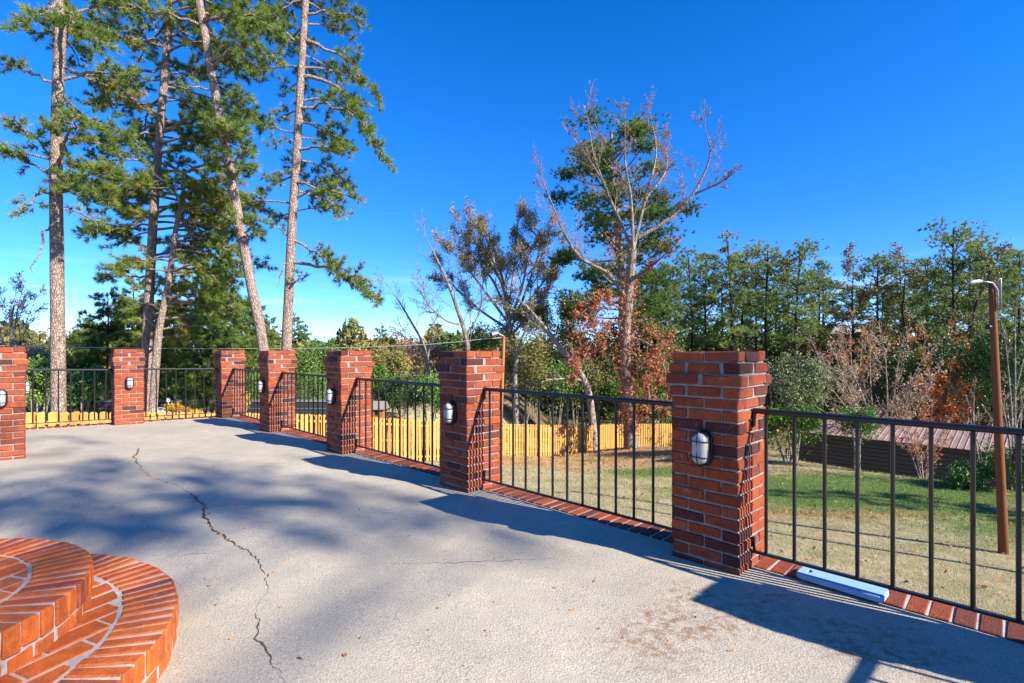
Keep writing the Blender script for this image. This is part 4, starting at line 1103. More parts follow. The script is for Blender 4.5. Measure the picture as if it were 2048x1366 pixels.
# ------------------------------------------------------------------ sweetgum with vines
rng = np.random.default_rng(51)
D = 30.5; gb = W(1263, 905, D); gb[2] = float(tz(gb[0], D)) - .1
tr = Tree(gb); tr.rmin = .0085
trunk = smooth_path([gb, W(1256, 800, D), W(1250, 690, D), W(1258, 590, D), W(1266, 500, D)], 18)
tr.wood.tube(trunk, np.interp(np.linspace(0, 1, len(trunk)), [0, .08, .5, 1], [.50, .40, .32, .22]), 12, cap=False)
limbs = [([(1254, 600), (1215, 545), (1165, 520), (1130, 470), (1105, 410), (1085, 360)], -.6, .17, .2), ([(1262, 560), (1300, 535), (1348, 492)], -1.2, .13, .45), ([(1266, 500), (1238, 440), (1205, 360), (1185, 300), (1174, 225)], .8, .15, .15),
         ([(1266, 500), (1262, 400), (1250, 320), (1250, 240)], -.5, .14, .25), ([(1266, 500), (1290, 400), (1312, 310), (1302, 235)], .5, .14, .3), ([(1268, 480), (1335, 440), (1385, 390), (1420, 315), (1412, 265)], -.8, .16, .12), ([(1385, 390), (1440, 365), (1468, 345)], -1.2, .08, .1),
         ([(1290, 400), (1332, 340), (1330, 280)], 1.2, .1, .3), ([(1205, 360), (1165, 300), (1138, 265)], .4, .07, .15), ([(1250, 640), (1215, 650), (1180, 690), (1160, 740)], -1.0, .07, 1.0), ([(1252, 670), (1300, 690), (1330, 740), (1335, 800)], -1.0, .07, 1.0), ([(1250, 620), (1200, 600), (1165, 625)], -.8, .07, 1.0), ([(1254, 690), (1290, 740), (1300, 800)], -1.6, .05, 1.0)]
for px, dd_, r_, lf in limbs:
    n = len(px); P = [W(x, y, D + dd_ * k / (n - 1) * 1.6) for k, (x, y) in enumerate(px)]
    bp = smooth_path(P, 12); L = np.linalg.norm(np.diff(bp, axis=0), axis=1).sum()
    tr.limb.tube(bp, np.linspace(r_ * .85, .022, len(bp)), 7, cap=False)
    tr.sprout(bp, L * .40, r_ * .42, 1, 4, (0, 11, 7, 5, 4), .62, min(1, lf * .8), 3 if lf > .5 else 1, .3, .5, .13, .4, f0=.22)
for k in range(1500):                                    # vine leaves and low sprouts up the trunk
    f = rng.random() ** 1.1 * .8; p = poly_at(trunk, .08 + f); th = rng.random() * 6.28; rr = .36 + abs(rng.normal(0, .12)) + (.5 * rng.random() if rng.random() < .25 else 0)
    tr.lp.append(p + np.array((math.cos(th) * rr, math.sin(th) * rr, rng.normal(0, .2)))); tr.lt.append(.45 + rng.normal(0, .22))
for c_, rad_, nn in (((1195, 650), 2.0, 760), ((1290, 740), 1.8, 900), ((1310, 790), 1.2, 420), ((1215, 610), 1.4, 380), ((1165, 690), 1.2, 400), ((1270, 820), 1.0, 450), ((1235, 500), 1.2, 350), ((1300, 690), 1.3, 600)):
    cc = W(*c_, D - .6); q = rng.normal(0, .5, (nn, 3)) * rad_; 
    hold = np.sin(q[:, 0] * 3.1 + c_[0]) + np.sin(q[:, 2] * 3.7 + c_[1]) + np.sin(q[:, 1] * 2.9) > -.6
    for w_ in q[hold]: tr.lp.append(cc + w_); tr.lt.append(.45 + .12 * w_[2] + rng.normal(0, .2))
tr.finish_leafy('sweetgum_tree', 'tall half bare tree with red vine leaves on its trunk, in front of the fence', m_bark_gum, m_leaf_red, .145)

# ------------------------------------------------------------------ other leafless and thin-leaved trees
def decid(lab, d, px, r0, r1, lead, grow_kw, bark, leafm, size, name='bare_tree', seed=1, group=None, fork=None):
    global rng
    grow_kw = dict(grow_kw); maxd = grow_kw.pop('maxd', 4)
    rng = np.random.default_rng(seed)
    P = [W(x, y, d + e) for x, y, e in px]; base = P[0].copy(); base[2] = float(tz(base[0], base[1])) - .1; P[0] = base
    tr = Tree(base); tr.rmin = d * .00036; path = smooth_path(P, 16); tr.wood.tube(path, np.linspace(r0, r1, len(path)), 9, cap=False)
    L = np.linalg.norm(np.diff(path, axis=0), axis=1).sum()
    for fk in (fork or []):
        Q = [W(x, y, d + e) for x, y, e in fk]; b2_ = smooth_path(Q, 12); l2 = np.linalg.norm(np.diff(b2_, axis=0), axis=1).sum()
        tr.limb.tube(b2_, np.linspace(r0 * .38, r0 * .07, len(b2_)), 7, cap=False)
        tr.sprout(b2_, l2 * lead, r0 * .32, 1, maxd, **grow_kw)
    tr.sprout(path, L * lead, r0 * .4, 1, maxd, **grow_kw)
    return tr.finish_leafy(name, lab, bark, leafm, size, group)
kw = dict(nchild=(0, 8, 6, 4, 3), ang=.62, leafp=.0, leafn=4, up=.15, ratio=.5, wob=.13, f0=.35)
def K(**a): q = dict(kw); q.update(a); return q
decid('wide spreading grey oak with thin olive crown left of the sweetgum', 42, [(1032, 830, 0), (1022, 700, 0), (1018, 640, 0), (1005, 560, 0), (990, 500, 0)], .34, .06, .42, K(leafp=.9, leafn=7, nchild=(0, 9, 7, 5, 4), ltone=.85, ratio=.56, maxd=4), m_bark_pale, m_leaf_olive, .115, 'oak_tree', 61,
      fork=[[(1019, 640, 0), (985, 560, .8), (935, 500, 1), (925, 470, 1)], [(1021, 640, 0), (1045, 570, -.8), (1060, 500, -1), (1085, 470, -1)], [(1020, 660, 0), (960, 620, 1), (905, 570, 1.4), (885, 545, 1.4)], [(1018, 600, 0), (990, 530, -1.6), (975, 470, -1.8)], [(1021, 640, 0), (1075, 580, 1.2), (1120, 510, 1.5)], [(1020, 650, 0), (975, 590, -1), (930, 530, -1), (900, 500, -1)], [(1020, 640, 0), (1000, 560, 1.5), (960, 500, 1.5), (945, 460, 1)], [(1022, 660, 0), (1060, 560, .5), (1080, 490, 1), (1060, 455, 1)], [(1022, 670, 0), (1085, 600, -1), (1110, 540, -1)], [(1018, 620, 0), (1030, 520, 1), (1035, 450, 1)]])
decid('bare grey tree left of the spreading oak, leaning up to the left', 36, [(945, 830, 0), (935, 690, 0), (915, 620, 0), (893, 560, 0), (865, 500, 0)], .22, .05, .45, K(nchild=(0, 8, 5, 4, 3)), m_bark_grey, m_leaf_olive, .1, seed=62, fork=[[(925, 650, 0), (890, 640, -1), (850, 600, -1), (838, 560, -1)], [(930, 680, 0), (960, 620, 1), (962, 560, 1)]])
decid('low bare branching tree at the horizon left of the cable post', 38, [(865, 830, 0), (850, 700, 0), (820, 640, 0), (790, 590, 0)], .16, .04, .5, K(nchild=(0, 8, 5, 4, 3)), m_bark_grey, m_leaf_olive, .1, seed=63, fork=[[(855, 720, 0), (865, 650, .5), (850, 590, .5)], [(850, 700, 0), (800, 670, -.5), (770, 660, -.5)]])
decid('pale leaning trunk tree, curving up left out of the thicket behind the fence', 33, [(1190, 850, 0), (1180, 800, 0), (1160, 745, 0), (1125, 700, 0), (1085, 650, 0), (1050, 610, -.5)], .27, .09, .3, K(nchild=(0, 8, 5, 4, 3), leafp=.35, leafn=3, ltone=.6), m_bark_pale, m_leaf_olive, .13, seed=64, fork=[[(1165, 760, 0), (1110, 758, -1), (1060, 770, -1.2)], [(1085, 650, 0), (1030, 620, -.6), (985, 605, -.8)]])
decid('slim pale trunk in the thicket above the middle fence run', 34, [(1036, 850, 0), (1030, 760, 0), (1040, 690, 0), (1060, 640, 0)], .22, .05, .35, K(leafp=.6, leafn=5, ltone=.55), m_bark_pale, m_leaf_olive, .13, seed=65)
decid('golden leaved thin tree standing in the right treeline', 48, [(1707, 850, 0), (1707, 690, 0), (1704, 620, 0), (1706, 555, 0)], .16, .04, .42, K(leafp=.9, leafn=9, ltone=.7), m_bark_far, m_leaf_olive, .2, 'thin_tree', 66)
decid('brownish leaved tree right of the golden one in the treeline', 48, [(1814, 850, 0), (1812, 690, 0), (1806, 620, 0), (1810, 555, 0)], .16, .04, .42, K(leafp=.9, leafn=9, ltone=.75), m_bark_far, m_leaf_olive, .2, 'thin_tree', 67)
decid('curved dark trunk tree leaning behind the utility pole', 40, [(1938, 850, 0), (1940, 700, 0), (1946, 640, 0), (1960, 590, 0), (1985, 540, 0)], .16, .05, .34, K(leafp=.7, leafn=6, ltone=.4), m_bark_far, m_leaf_olive, .18, 'thin_tree', 68)
decid('reddish twiggy bare tree at the left edge behind the fence', 30, [(20, 830, 0), (25, 720, 0), (22, 650, 0), (28, 610, 0)], .12, .04, .5, K(leafp=.5, leafn=4, ltone=.35), m_bark_pale, m_leaf_red, .08, seed=69, fork=[[(24, 720, 0), (50, 650, .3), (70, 600, .4)], [(24, 730, 0), (0, 660, -.3), (-10, 600, -.3)], [(24, 700, 0), (35, 620, .5), (45, 580, .5)]])
decid('slim dark bare trunk right of the hedge, behind the corner pillar', 27, [(395, 830, 0), (402, 740, 0), (398, 660, 0), (405, 560, 0)], .15, .07, .25, K(nchild=(0, 6, 5, 3)), m_bark_grey, m_leaf_olive, .1, seed=70)

# multi-stemmed pale crape myrtle and saplings by the shed
def shrubby(lab, d, base_px, tips, r0, bark, leafm, size, seed, kwd, name='bare_shrub', cat='shrub', lead=.5, zoff=0.0):
    global rng
    rng = np.random.default_rng(seed)
    b = W(*base_px, d); b[2] = float(tz(b[0], d)) + zoff; tr = Tree(b); tr.rmin = d * .0004
    tr.wood.tube([b + np.array((0, 0, -.2)), b + np.array((0, 0, .25))], [r0 * 1.5, r0 * 1.3], 8)
    for (x, y, e) in tips:
        en = W(x, y, d + e); mid_ = b * .5 + en * .5 + np.array((0, 0, .12 * np.linalg.norm(en - b))) + rng.normal(0, .1, 3)
        p = smooth_path([b + np.array((0, 0, .2)), mid_, en], 10); L = np.linalg.norm(np.diff(p, axis=0), axis=1).sum()
        tr.limb.tube(p, np.linspace(r0, .012, len(p)), 6, cap=False); tr.sprout(p, L * lead, r0 * .6, 1, 3, **kwd)
    return tr.finish_leafy(name, lab, bark, leafm, size, cat=cat)
shrubby('spreading pale stemmed shrub with dry brown pods behind the shed roof', 27, (1765, 900), [(1650, 760, -1), (1690, 715, .5), (1740, 690, 1), (1800, 700, 0), (1840, 725, -1), (1700, 790, -2), (1820, 780, -2), (1770, 700, -1.5), (1640, 720, 1), (1612, 800, -1), (1868, 765, -1), (1680, 740, -2)], .07, m_bark_pale, m_leaf_brown, .10, 71,
        K(nchild=(0, 8, 7, 5), leafp=.8, leafn=6, up=.06, ratio=.5), lead=.42)
shrubby('red leaved shrub top rising behind the pale stemmed shrub', 31, (1715, 900), [(1700, 660, 0), (1725, 680, 1), (1690, 700, -1), (1740, 720, 1), (1660, 740, -1)], .06, m_bark_grey, m_leaf_red, .13, 72, K(leafp=.9, leafn=6), 'autumn_shrub', lead=.35)
shrubby('bright orange leaved tree left of the utility pole', 27.5, (1890, 900), [(1850, 700, 0), (1895, 690, 1), (1925, 730, .5), (1870, 770, -1), (1940, 790, -.5), (1835, 790, -.5), (1900, 760, -1.2), (1930, 830, -1), (1850, 840, -1), (1895, 830, -1.2)], .05, m_bark_pale, m_leaf_orange, .12, 73, K(leafp=.95, leafn=9, nchild=(0, 8, 5, 4, 3)), 'autumn_tree', 'tree', lead=.4)
shrubby('pale bare sapling right of the utility pole', 17, (2030, 960), [(2030, 640, 0), (2012, 690, -.3), (2052, 700, .3), (2000, 790, -.5), (2070, 770, 0)], .035, m_bark_pale, m_leaf_red, .07, 74, K(leafp=.15, leafn=3, nchild=(0, 6, 5, 3), ratio=.42), 'bare_sapling', 'tree', lead=.4)
shrubby('bare white stemmed sapling left of the utility pole in front of the shed', 18, (1965, 970), [(1948, 790, 0), (1990, 830, .3), (1935, 850, -.3)], .03, m_bark_pale, m_leaf_red, .07, 75, K(leafp=.2, leafn=3, nchild=(0, 6, 5, 3)), 'bare_sapling', 'tree', lead=.4)
shrubby('cluster of thin stems with red leaves against the shed wall', 20.5, (1850, 945), [(1800, 830, 0), (1815, 850, -.3), (1860, 840, .3), (1890, 860, .3), (1830, 890, -.4), (1880, 900, -.4)], .022, m_bark_pale, m_leaf_red, .085, 76, K(leafp=.7, leafn=5, nchild=(0, 7, 5, 3)), 'bare_sapling', 'tree', lead=.5)

# ------------------------------------------------------------------ leafy shrubs and hedges
def bush(lab, c, rad, n, leafm, size, seed, name='shrub', tone=.5, lumps=9, top=True, cat='shrub', bark=None, group=None, stems=4):
    """leaves spread through several lumps, dense towards the outside"""
    global rng
    rng = np.random.default_rng(seed)
    c = np.array(c, float); rad = np.array(rad, float); b = np.array((c[0], c[1], float(tz(c[0], c[1])) - .05))
    tr = Tree(b)
    for k in range(stems):
        th = k * 2.1 + rng.random(); e = c + np.array((math.cos(th) * rad[0] * .5, math.sin(th) * rad[1] * .5, rad[2] * .5))
        m_ = (b + e) / 2 + rng.normal(0, .1, 3); tr.wood.tube(smooth_path([b + np.array((math.cos(th), math.sin(th), 0)) * .1, m_, e], 6), np.linspace(.035 + .01 * rad[2], .012, 7)[:len(smooth_path([b, m_, e], 6))], 5, cap=False)
    per = n // (lumps + 1); pts = []
    for k in range(lumps + 1):
        if k == 0: lc = c; lr = rad * .8
        else:
            th = rng.random() * 6.28; ph = (rng.random() - .35) * 1.3; lc = c + rad * np.array((math.cos(th) * math.cos(ph), math.sin(th) * math.cos(ph), math.sin(ph))) * .62; lr = rad * (.28 + .22 * rng.random())
        q = rng.normal(size=(per, 3)); q /= np.linalg.norm(q, axis=1, keepdims=True); q *= (rng.random((per, 1)) ** .28) * (1 + .22 * rng.normal(size=(per, 1)))
        pts.append(lc + q * lr)
    pts = np.concatenate(pts); pts = pts[pts[:, 2] > b[2] - .1]
    tone_ = tone + .16 * np.sin(pts[:, 0] * 2.3 + seed) * np.sin(pts[:, 2] * 2.9) + rng.normal(0, .17, len(pts))
    tr.lp = list(pts); tr.lt = list(tone_)
    return tr.finish_leafy(name, lab, bark or m_bark_grey, leafm, size, group, cat)
def bpx(x, y, d): return W(x, y, d)
# beside the near pillar
bush('tall grey green shrub just right of the largest pillar', bpx(1590, 770, 24), (1.35, 1.3, 2.0), 9000, m_leaf_grey, .10, 81, tone=.55)
bush('bright green lower shrub at the lawn edge right of the largest pillar', bpx(1575, 860, 22.8), (1.9, 1.3, 1.25), 9500, m_leaf_hedge, .10, 82, tone=.35)
bush('round evergreen shrub in front of the shed wall', bpx(1715, 845, 20.8), (.8, .8, 1.0), 3800, m_leaf_green, .085, 83, tone=.6)
bush('dark evergreen hedge clump left of the utility pole foot', bpx(1940, 955, 17.6), (1.2, .8, .62), 4200, m_leaf_green, .075, 84, tone=.5)
bush('dark evergreen clump right of the utility pole foot', bpx(2030, 930, 17.0), (.8, .9, 1.0), 4500, m_leaf_green, .075, 85, tone=.45)
bush('large dark shrub in the shade behind the shed, under the pale stems', bpx(1655, 790, 31), (2.6, 2, 2.2), 8000, m_leaf_green, .13, 86, tone=.2)
bush('dark evergreen mass behind the orange tree', bpx(1900, 760, 29), (3.6, 2, 3.2), 11000, m_leaf_green, .14, 87, tone=.2)
bush('dark tall evergreen behind the bare sapling at the right edge', bpx(2040, 720, 26), (2.2, 2, 4.2), 11000, m_leaf_green, .13, 88, tone=.3)
# thicket behind the fence, middle
th = [(1045, 740, 36, (2.2, 2, 3.0), m_leaf_olive, .55, 'yellowish olive shrub right of the thin orange post'), (1110, 770, 37, (2.4, 2, 2.6), m_leaf_green, .5, 'green shrub in the thicket under the leaning pale trunk'),
      (1120, 690, 40, (2.6, 2, 2.6), m_leaf_olive, .45, 'olive shrub crown above the leaning pale trunk'), (1185, 770, 38, (2.2, 2, 3.0), m_leaf_olive, .35, 'shaded olive shrub left of the vine covered tree'), (1235, 800, 37, (1.8, 1.6, 2.2), m_leaf_hedge, .3, 'fresh green shrub behind the vine covered trunk'),
      (1315, 820, 40, (2.0, 1.8, 2.0), m_leaf_green, .55, 'green shrub behind the far right fence run'), (1330, 760, 42, (2.6, 2, 2.6), m_leaf_green, .35, 'dark shrub just left of the largest pillar'), (985, 690, 42, (2.4, 2, 2.0), m_leaf_green, .5, 'evergreen behind the floodlight on the thin post'),
      (940, 740, 40, (2.2, 2, 2.2), m_leaf_olive, .5, 'olive shrub behind the second pillar'), (1070, 640, 43, (2.2, 2, 2.0), m_leaf_olive, .5, 'hazy olive crown below the spreading oak'), (1150, 620, 44, (2.4, 2, 2.0), m_leaf_green, .5, 'green crown between the oak and the large dark pine'), (1280, 650, 44, (1.8, 2, 1.8), m_leaf_needle if False else m_leaf_olive, .35, 'olive crown right of the vine covered trunk')]
for i, (x, y, d, r_, mt, tn, lab) in enumerate(th):
    bush(lab, bpx(x, y, d), r_, 7000, mt, .15, 100 + i, tone=tn, group='thicket shrubs behind the fence')
# through the second rail gap
bush('deep green shrub seen through the railing beside the second pillar', bpx(860, 790, 26), (1.4, 1.2, 1.5), 6500, m_leaf_green, .10, 121, tone=.55)
bush('dark round shrub left of the deep green one behind the fence', bpx(805, 790, 29), (1.5, 1.2, 1.6), 6000, m_leaf_green, .11, 122, tone=.25)
bush('yellow green autumn shrub between third and second pillars', bpx(775, 735, 34), (1.8, 1.5, 1.8), 6000, m_leaf_olive, .13, 123, tone=.7)
bush('green shrub directly right of the third pillar', bpx(755, 770, 31), (1.2, 1.2, 1.5), 4500, m_leaf_hedge, .12, 124, tone=.3)
bush('tan brushy shrub behind the bare low branches', bpx(840, 725, 42), (2.6, 1.6, 2.0), 6000, m_leaf_brown, .14, 125, tone=.45)
bush('evergreen tree mass right of the fourth pillar', bpx(640, 725, 34), (1.6, 1.4, 1.9), 6500, m_leaf_green, .12, 126, tone=.5)
# left yard
bush('broad glossy evergreen shrub left of the leftmost pine trunk', bpx(70, 770, 21), (1.0, .9, 1.3), 6000, m_leaf_green, .11, 131, tone=.65)
bush('glossy evergreen shrub between the leftmost pine and sunlit lamp pillar', bpx(168, 775, 22), (1.15, .9, 1.1), 6500, m_leaf_green, .11, 132, tone=.55)
bush('tan dry shrub behind the leftmost pine', bpx(85, 720, 30), (1.3, 1.1, 1.2), 4000, m_leaf_brown, .12, 133, tone=.6)
bush('dark shrub behind the glossy ones near the left edge', bpx(120, 745, 27), (2.4, 1.1, 1.4), 6000, m_leaf_green, .12, 134, tone=.2)
bush('golden orange clump just above the fence right of the sunlit lamp pillar', bpx(345, 822, 18.5), (.38, .35, .32), 1600, m_leaf_yellow, .05, 135, tone=.4, lumps=5)
bush('rust coloured grassy clump above the fence in the middle of the short railing', bpx(368, 826, 18.2), (.4, .3, .25), 1100, m_leaf_red, .05, 136, tone=.7, lumps=5)
bush('small yellow clump above the fence near the far corner pillar', bpx(390, 826, 18.2), (.25, .25, .22), 800, m_leaf_yellow, .05, 137, tone=.6, lumps=4)
bush('yellow shrub seen between the far corner pillar and the fourth pillar', bpx(492, 803, 23.0), (.3, .3, .5), 1100, m_leaf_yellow, .07, 138, tone=.8, lumps=5)

def hedge(lab, x0, x1, yt, yb, d, seed):
    global rng
    rng = np.random.default_rng(seed)
    a = W(x0, yt, d); b = W(x1, yt, d); zt_ = a[2]; zb_ = W(0, yb, d)[2] - .4
    root = thing('clipped_hedge', lab, 'hedge', ((a[0] + b[0]) / 2, d, zb_))
    n = 16000; L = b[0] - a[0]; q = rng.random((n, 3)); P = np.empty((n, 3))
    P[:, 0] = (q[:, 0] - .5) * L; P[:, 1] = (q[:, 1] ** 1.8) * 1.1 - .4; P[:, 2] = (zt_ - zb_) * (1 - (1 - q[:, 2]) ** 1.2)
    P[:, 2] += .10 * np.sin(P[:, 0] * 3.1) * q[:, 2] + .06 * np.sin(P[:, 0] * 7.7); P += rng.normal(0, .05, P.shape)
    mb = MB(); leaves(mb, P, .085, tint=.55 + .2 * np.sin(P[:, 0] * 4) * np.sin(P[:, 2] * 5) + rng.normal(0, .2, n))
    part('leaves', mb.mesh('leaves', m_leaf_hedge, False, True), root)
    mb = MB()
    for k in range(int(L / .8)): x = -L / 2 + .4 + k * .8; mb.tube([(x, .1, -.3), (x + rng.normal(0, .05), .1, (zt_ - zb_) * .8)], [.03, .012], 5)
    part('stems', mb.mesh('stems', m_bark_grey), root)
hedge('bright green clipped hedge above the charcoal wall beyond the fence', 200, 665, 748, 800, 26.0, 141)

# charcoal wall beyond the fence (dark panels with a paler top)
t = NT('charcoal_panel', 0.6, 0.3); t.color(t.mix(t.noise(t.coord(), 3, 4), (0.028, 0.029, 0.036), (0.045, 0.046, 0.056))); m_char = t.m
t = NT('pale_cap', 0.6, 0.3); t.color((0.19, 0.19, 0.205)); m_cap = t.m
a = W(196, 800, 24.6); b = W(665, 800, 24.6); zt_ = W(0, 801, 24.6)[2]
root = thing('charcoal_wall', 'low charcoal panel wall with a pale cap in front of the clipped hedge', 'wall', (a[0], 24.6, zt_ - 1.9))
L = b[0] - a[0]; npan = 6
pm = MB(); w_ = L / npan; pm.box(.012, w_ - .012, 0, .1, 0, 1.83); pm = pm.mesh('panel', m_char)
for k in range(npan): part('panel', pm, root, (k * w_, 0, 0))
mb = MB(); mb.box(0, L, -.05, .45, 1.835, 1.90); part('cap', mb.mesh('cap', m_cap), root)
mb = MB(); mb.box(0, L, -.012, -.002, 1.50, 1.525); part('trim', mb.mesh('trim', m_cap), root)

t = NT('white_paint', 0.5, 0.4); t.color((0.78, 0.78, 0.76)); m_white = t.m
root = thing('satellite_dish', 'small white dish on a thin stake in front of the charcoal wall', 'dish', tuple(W(337, 845, 19.5)))
mb = MB(); mb.tube([(0, 0, 0), (0, 0, .78)], .012, 6); part('stake', mb.mesh('stake', m_white), root)
mb = MB(); th_ = np.linspace(0, 2 * math.pi, 16, endpoint=False); v = [(0, .04, .86)] + [(.06 * math.cos(x), .02, .86 + .05 * math.sin(x)) for x in th_] + [(.095 * math.cos(x), -.02, .86 + .08 * math.sin(x)) for x in th_]
f = [(0, 1 + (i + 1) % 16, 1 + i) for i in range(16)] + [(1 + i, 1 + (i + 1) % 16, 17 + (i + 1) % 16) for i in range(16)] + [(1 + i, 17 + (i + 1) % 16, 17 + i) for i in range(16)]
mb.add(v, f); part('bowl', mb.mesh('bowl', m_white, True), root)
root = thing('white_box', 'white boxy container low behind the fence beside the dark trunk', 'container', tuple(W(322, 835, 19.8)))
mb = MB(); mb.box(-.17, .17, 0, .3, 0, .33); part('body', mb.mesh('body', m_white), root)
mb = MB(); mb.box(-.19, .19, -.02, .32, .333, .37); part('lid', mb.mesh('lid', m_white), root)

# small wooden playhouse seen through the second rail gap
root = thing('playhouse', 'small brown roofed playhouse seen through the railing past the third pillar', 'playhouse', tuple(W(757, 842, 25)))
mb = MB(); mb.box(-.3, .3, -.3, .3, 0.2, .62); part('wall', mb.mesh('wall', m_post), root)
mb = MB(); mb.add([(-.42, -.42, .6), (.42, -.42, .6), (.42, .42, .6), (-.42, .42, .6), (-.42, 0, .98), (.42, 0, .98)], [(0, 1, 5, 4)]); mb.add([(-.42, -.42, .6), (.42, -.42, .6), (.42, .42, .6), (-.42, .42, .6), (-.42, 0, .98), (.42, 0, .98)], [(2, 3, 4, 5)]); mb.add([(-.42, -.42, .6), (-.42, .42, .6), (-.42, 0, .98), (.42, -.42, .6), (.42, .42, .6), (.42, 0, .98)], [(0, 2, 1), (3, 4, 5)])
part('roof', mb.mesh('roof', m_grey), root)
for sx_ in (-1, 1):
    for sy_ in (-1, 1): mb = MB(); mb.box(sx_ * .25 - .04, sx_ * .25 + .04, sy_ * .25 - .04, sy_ * .25 + .04, -.4, .2); part('leg', mb.mesh('leg', m_grey), root)
mb = MB(); mb.box(-.1, .1, -.306, -.301, .3, .52); part('window', mb.mesh('window', m_lampblack), root)

# trestle bench behind the far fence
root = thing('trestle_bench', 'pale wooden trestle bench top showing over the far right fence', 'bench', tuple(W(1309, 870, 42)))
mb = MB(); mb.box(-1.0, 1.0, -.2, .2, 1.05, 1.16); part('seat', mb.mesh('seat', m_grey), root)
for sx_ in (-1, 1):
    for sy_ in (-1, 1): mb = MB(); mb.tube([(sx_ * .8, sy_ * .12, 1.06), (sx_ * .95, sy_ * .4, -.4)], .05, 5); part('leg', mb.mesh('leg', m_grey), root)

# ------------------------------------------------------------------ long shed with ribbed roof
t = NT('shed_siding', 0.8, 0.2); t.color(t.mix(t.noise(t.mapping(t.coord(), (1, 1, 6)), 4, 4), (0.062, 0.056, 0.046), (0.09, 0.08, 0.066))); m_sid = t.m
t = NT('roof_metal', 0.5, 0.4); v = t.coord(); t.color(t.mix(t.ramp(t.noise(v, 1.6, 5, 0.7), [(0.4, 0.0), (0.66, 1.0)]), (0.29, 0.185, 0.155), (0.36, 0.265, 0.23))); t.bump(t.noise(v, 8, 3), .1, .01); m_roof = t.m
E0 = np.array((16.0 - .67 * 2.0, 25.7 + .74 * 2.0)); ed = np.array((.67, -.742)); ed /= np.linalg.norm(ed); en = np.array((-ed[1], ed[0]));
if en[1] < 0: en = -en
Ls = 17.0; ze = -3.0
root = thing('metal_roofed_shed', 'long low dark sided shed with ribbed reddish metal roof below the lawn', 'shed', (E0[0], E0[1], ze - 2.6), math.atan2(ed[1], ed[0]))
Wd = 5.6; sgn = 1
for k in range(13):
    mb = MB(); z0 = k * .195; mb.add([(0.05, .28, z0), (Ls, .28, z0), (Ls, .325, z0 + .168), (.05, .325, z0 + .168), (.05, .40, z0), (Ls, .40, z0), (Ls, .40, z0 + .168), (.05, .40, z0 + .168)], [(0, 1, 2, 3), (4, 7, 6, 5), (0, 4, 5, 1), (3, 2, 6, 7), (0, 3, 7, 4), (1, 5, 6, 2)])
    part('plank', mb.mesh('plank', m_sid), root)
mb = MB(); mb.box(.06, Ls - .02, .41, Wd - .3, 0, 2.5); part('wall', mb.mesh('wall', m_sid), root)
gab = MB(); gab.add([(.05, .3, 2.5), (.05, Wd - .3, 2.5), (.05, Wd / 2, 3.1), (Ls - .01, .3, 2.5), (Ls - .01, Wd - .3, 2.5), (Ls - .01, Wd / 2, 3.1)], [(0, 2, 1), (3, 4, 5)]); part('gable', gab.mesh('gable', m_sid), root)
mb = MB(); zr_, ze_ = 3.22, 2.58
for y0, y1 in ((0.0, Wd / 2), (Wd, Wd / 2)):
    mb.add([(-.2, y0, ze_), (Ls + .2, y0, ze_), (Ls + .2, y1, zr_), (-.2, y1, zr_), (-.2, y0, ze_ + .03), (Ls + .2, y0, ze_ + .03), (Ls + .2, y1, zr_ + .03), (-.2, y1, zr_ + .03)], [(0, 1, 2, 3), (4, 7, 6, 5), (0, 4, 5, 1), (3, 2, 6, 7), (0, 3, 7, 4), (1, 5, 6, 2)])
rf = part('roof', mb.mesh('roof', m_roof), root)
rb = MB(); v = []
for (x, z) in ((-.022, 0), (-.012, .022), (.012, .022), (.022, 0)): v.append((x, 0, z))
for (x, z) in ((-.022, 0), (-.012, .022), (.012, .022), (.022, 0)): v.append((x, Wd / 2, z + zr_ - ze_))
rb.add(v, [(0, 4, 5, 1), (1, 5, 6, 2), (2, 6, 7, 3), (0, 1, 2, 3), (4, 7, 6, 5)]); rbm = rb.mesh('rib', m_roof)
for k in range(int(Ls / .24)): part('rib', rbm, rf, (.1 + k * .24, 0, ze_ + .031))
mb = MB(); mb.tube([(-.22, Wd / 2, zr_ + .04), (Ls + .22, Wd / 2, zr_ + .04)], .06, 6); part('ridge_cap', mb.mesh('ridge_cap', m_roof), rf)

# pale house far behind the treeline
t = NT('tan_stucco', 0.85, 0.2); t.color(t.mix(t.noise(t.coord(), 2, 3), (0.50, 0.30, 0.16), (0.58, 0.37, 0.21))); m_tan = t.m
hp = W(1700, 700, 75); hz0 = float(tz(hp[0], 75)); topz = W(0, 668, 75)[2]
root = thing('far_house', 'tan house glimpsed far behind the right treeline trunks', 'house', (hp[0], 75, hz0))
hh = topz - hz0
mb = MB(); mb.box(-6.5, 6.5, 0, 8, 0, hh); part('wall', mb.mesh('wall', m_tan), root)
mb = MB(); mb.add([(-7, -.5, hh), (7, -.5, hh), (7, 8.5, hh), (-7, 8.5, hh), (-7, 4, hh + 1.2), (7, 4, hh + 1.2)], [(0, 1, 5, 4)])
mb.add([(7, 8.5, hh), (-7, 8.5, hh), (-7, 4, hh + 1.2), (7, 4, hh + 1.2)], [(0, 1, 2, 3)]); mb.add([(-7, -.5, hh), (-7, 8.5, hh), (-7, 4, hh + 1.2), (7, -.5, hh), (7, 8.5, hh), (7, 4, hh + 1.2)], [(0, 2, 1), (3, 4, 5)])
part('roof', mb.mesh('roof', m_grey), root)
for xw in (-4.5, -1.5, 1.5, 4.5): mb = MB(); mb.box(xw - .5, xw + .5, -.03, -.005, hh - 2.2, hh - .8); part('window', mb.mesh('window', m_lampblack), root)

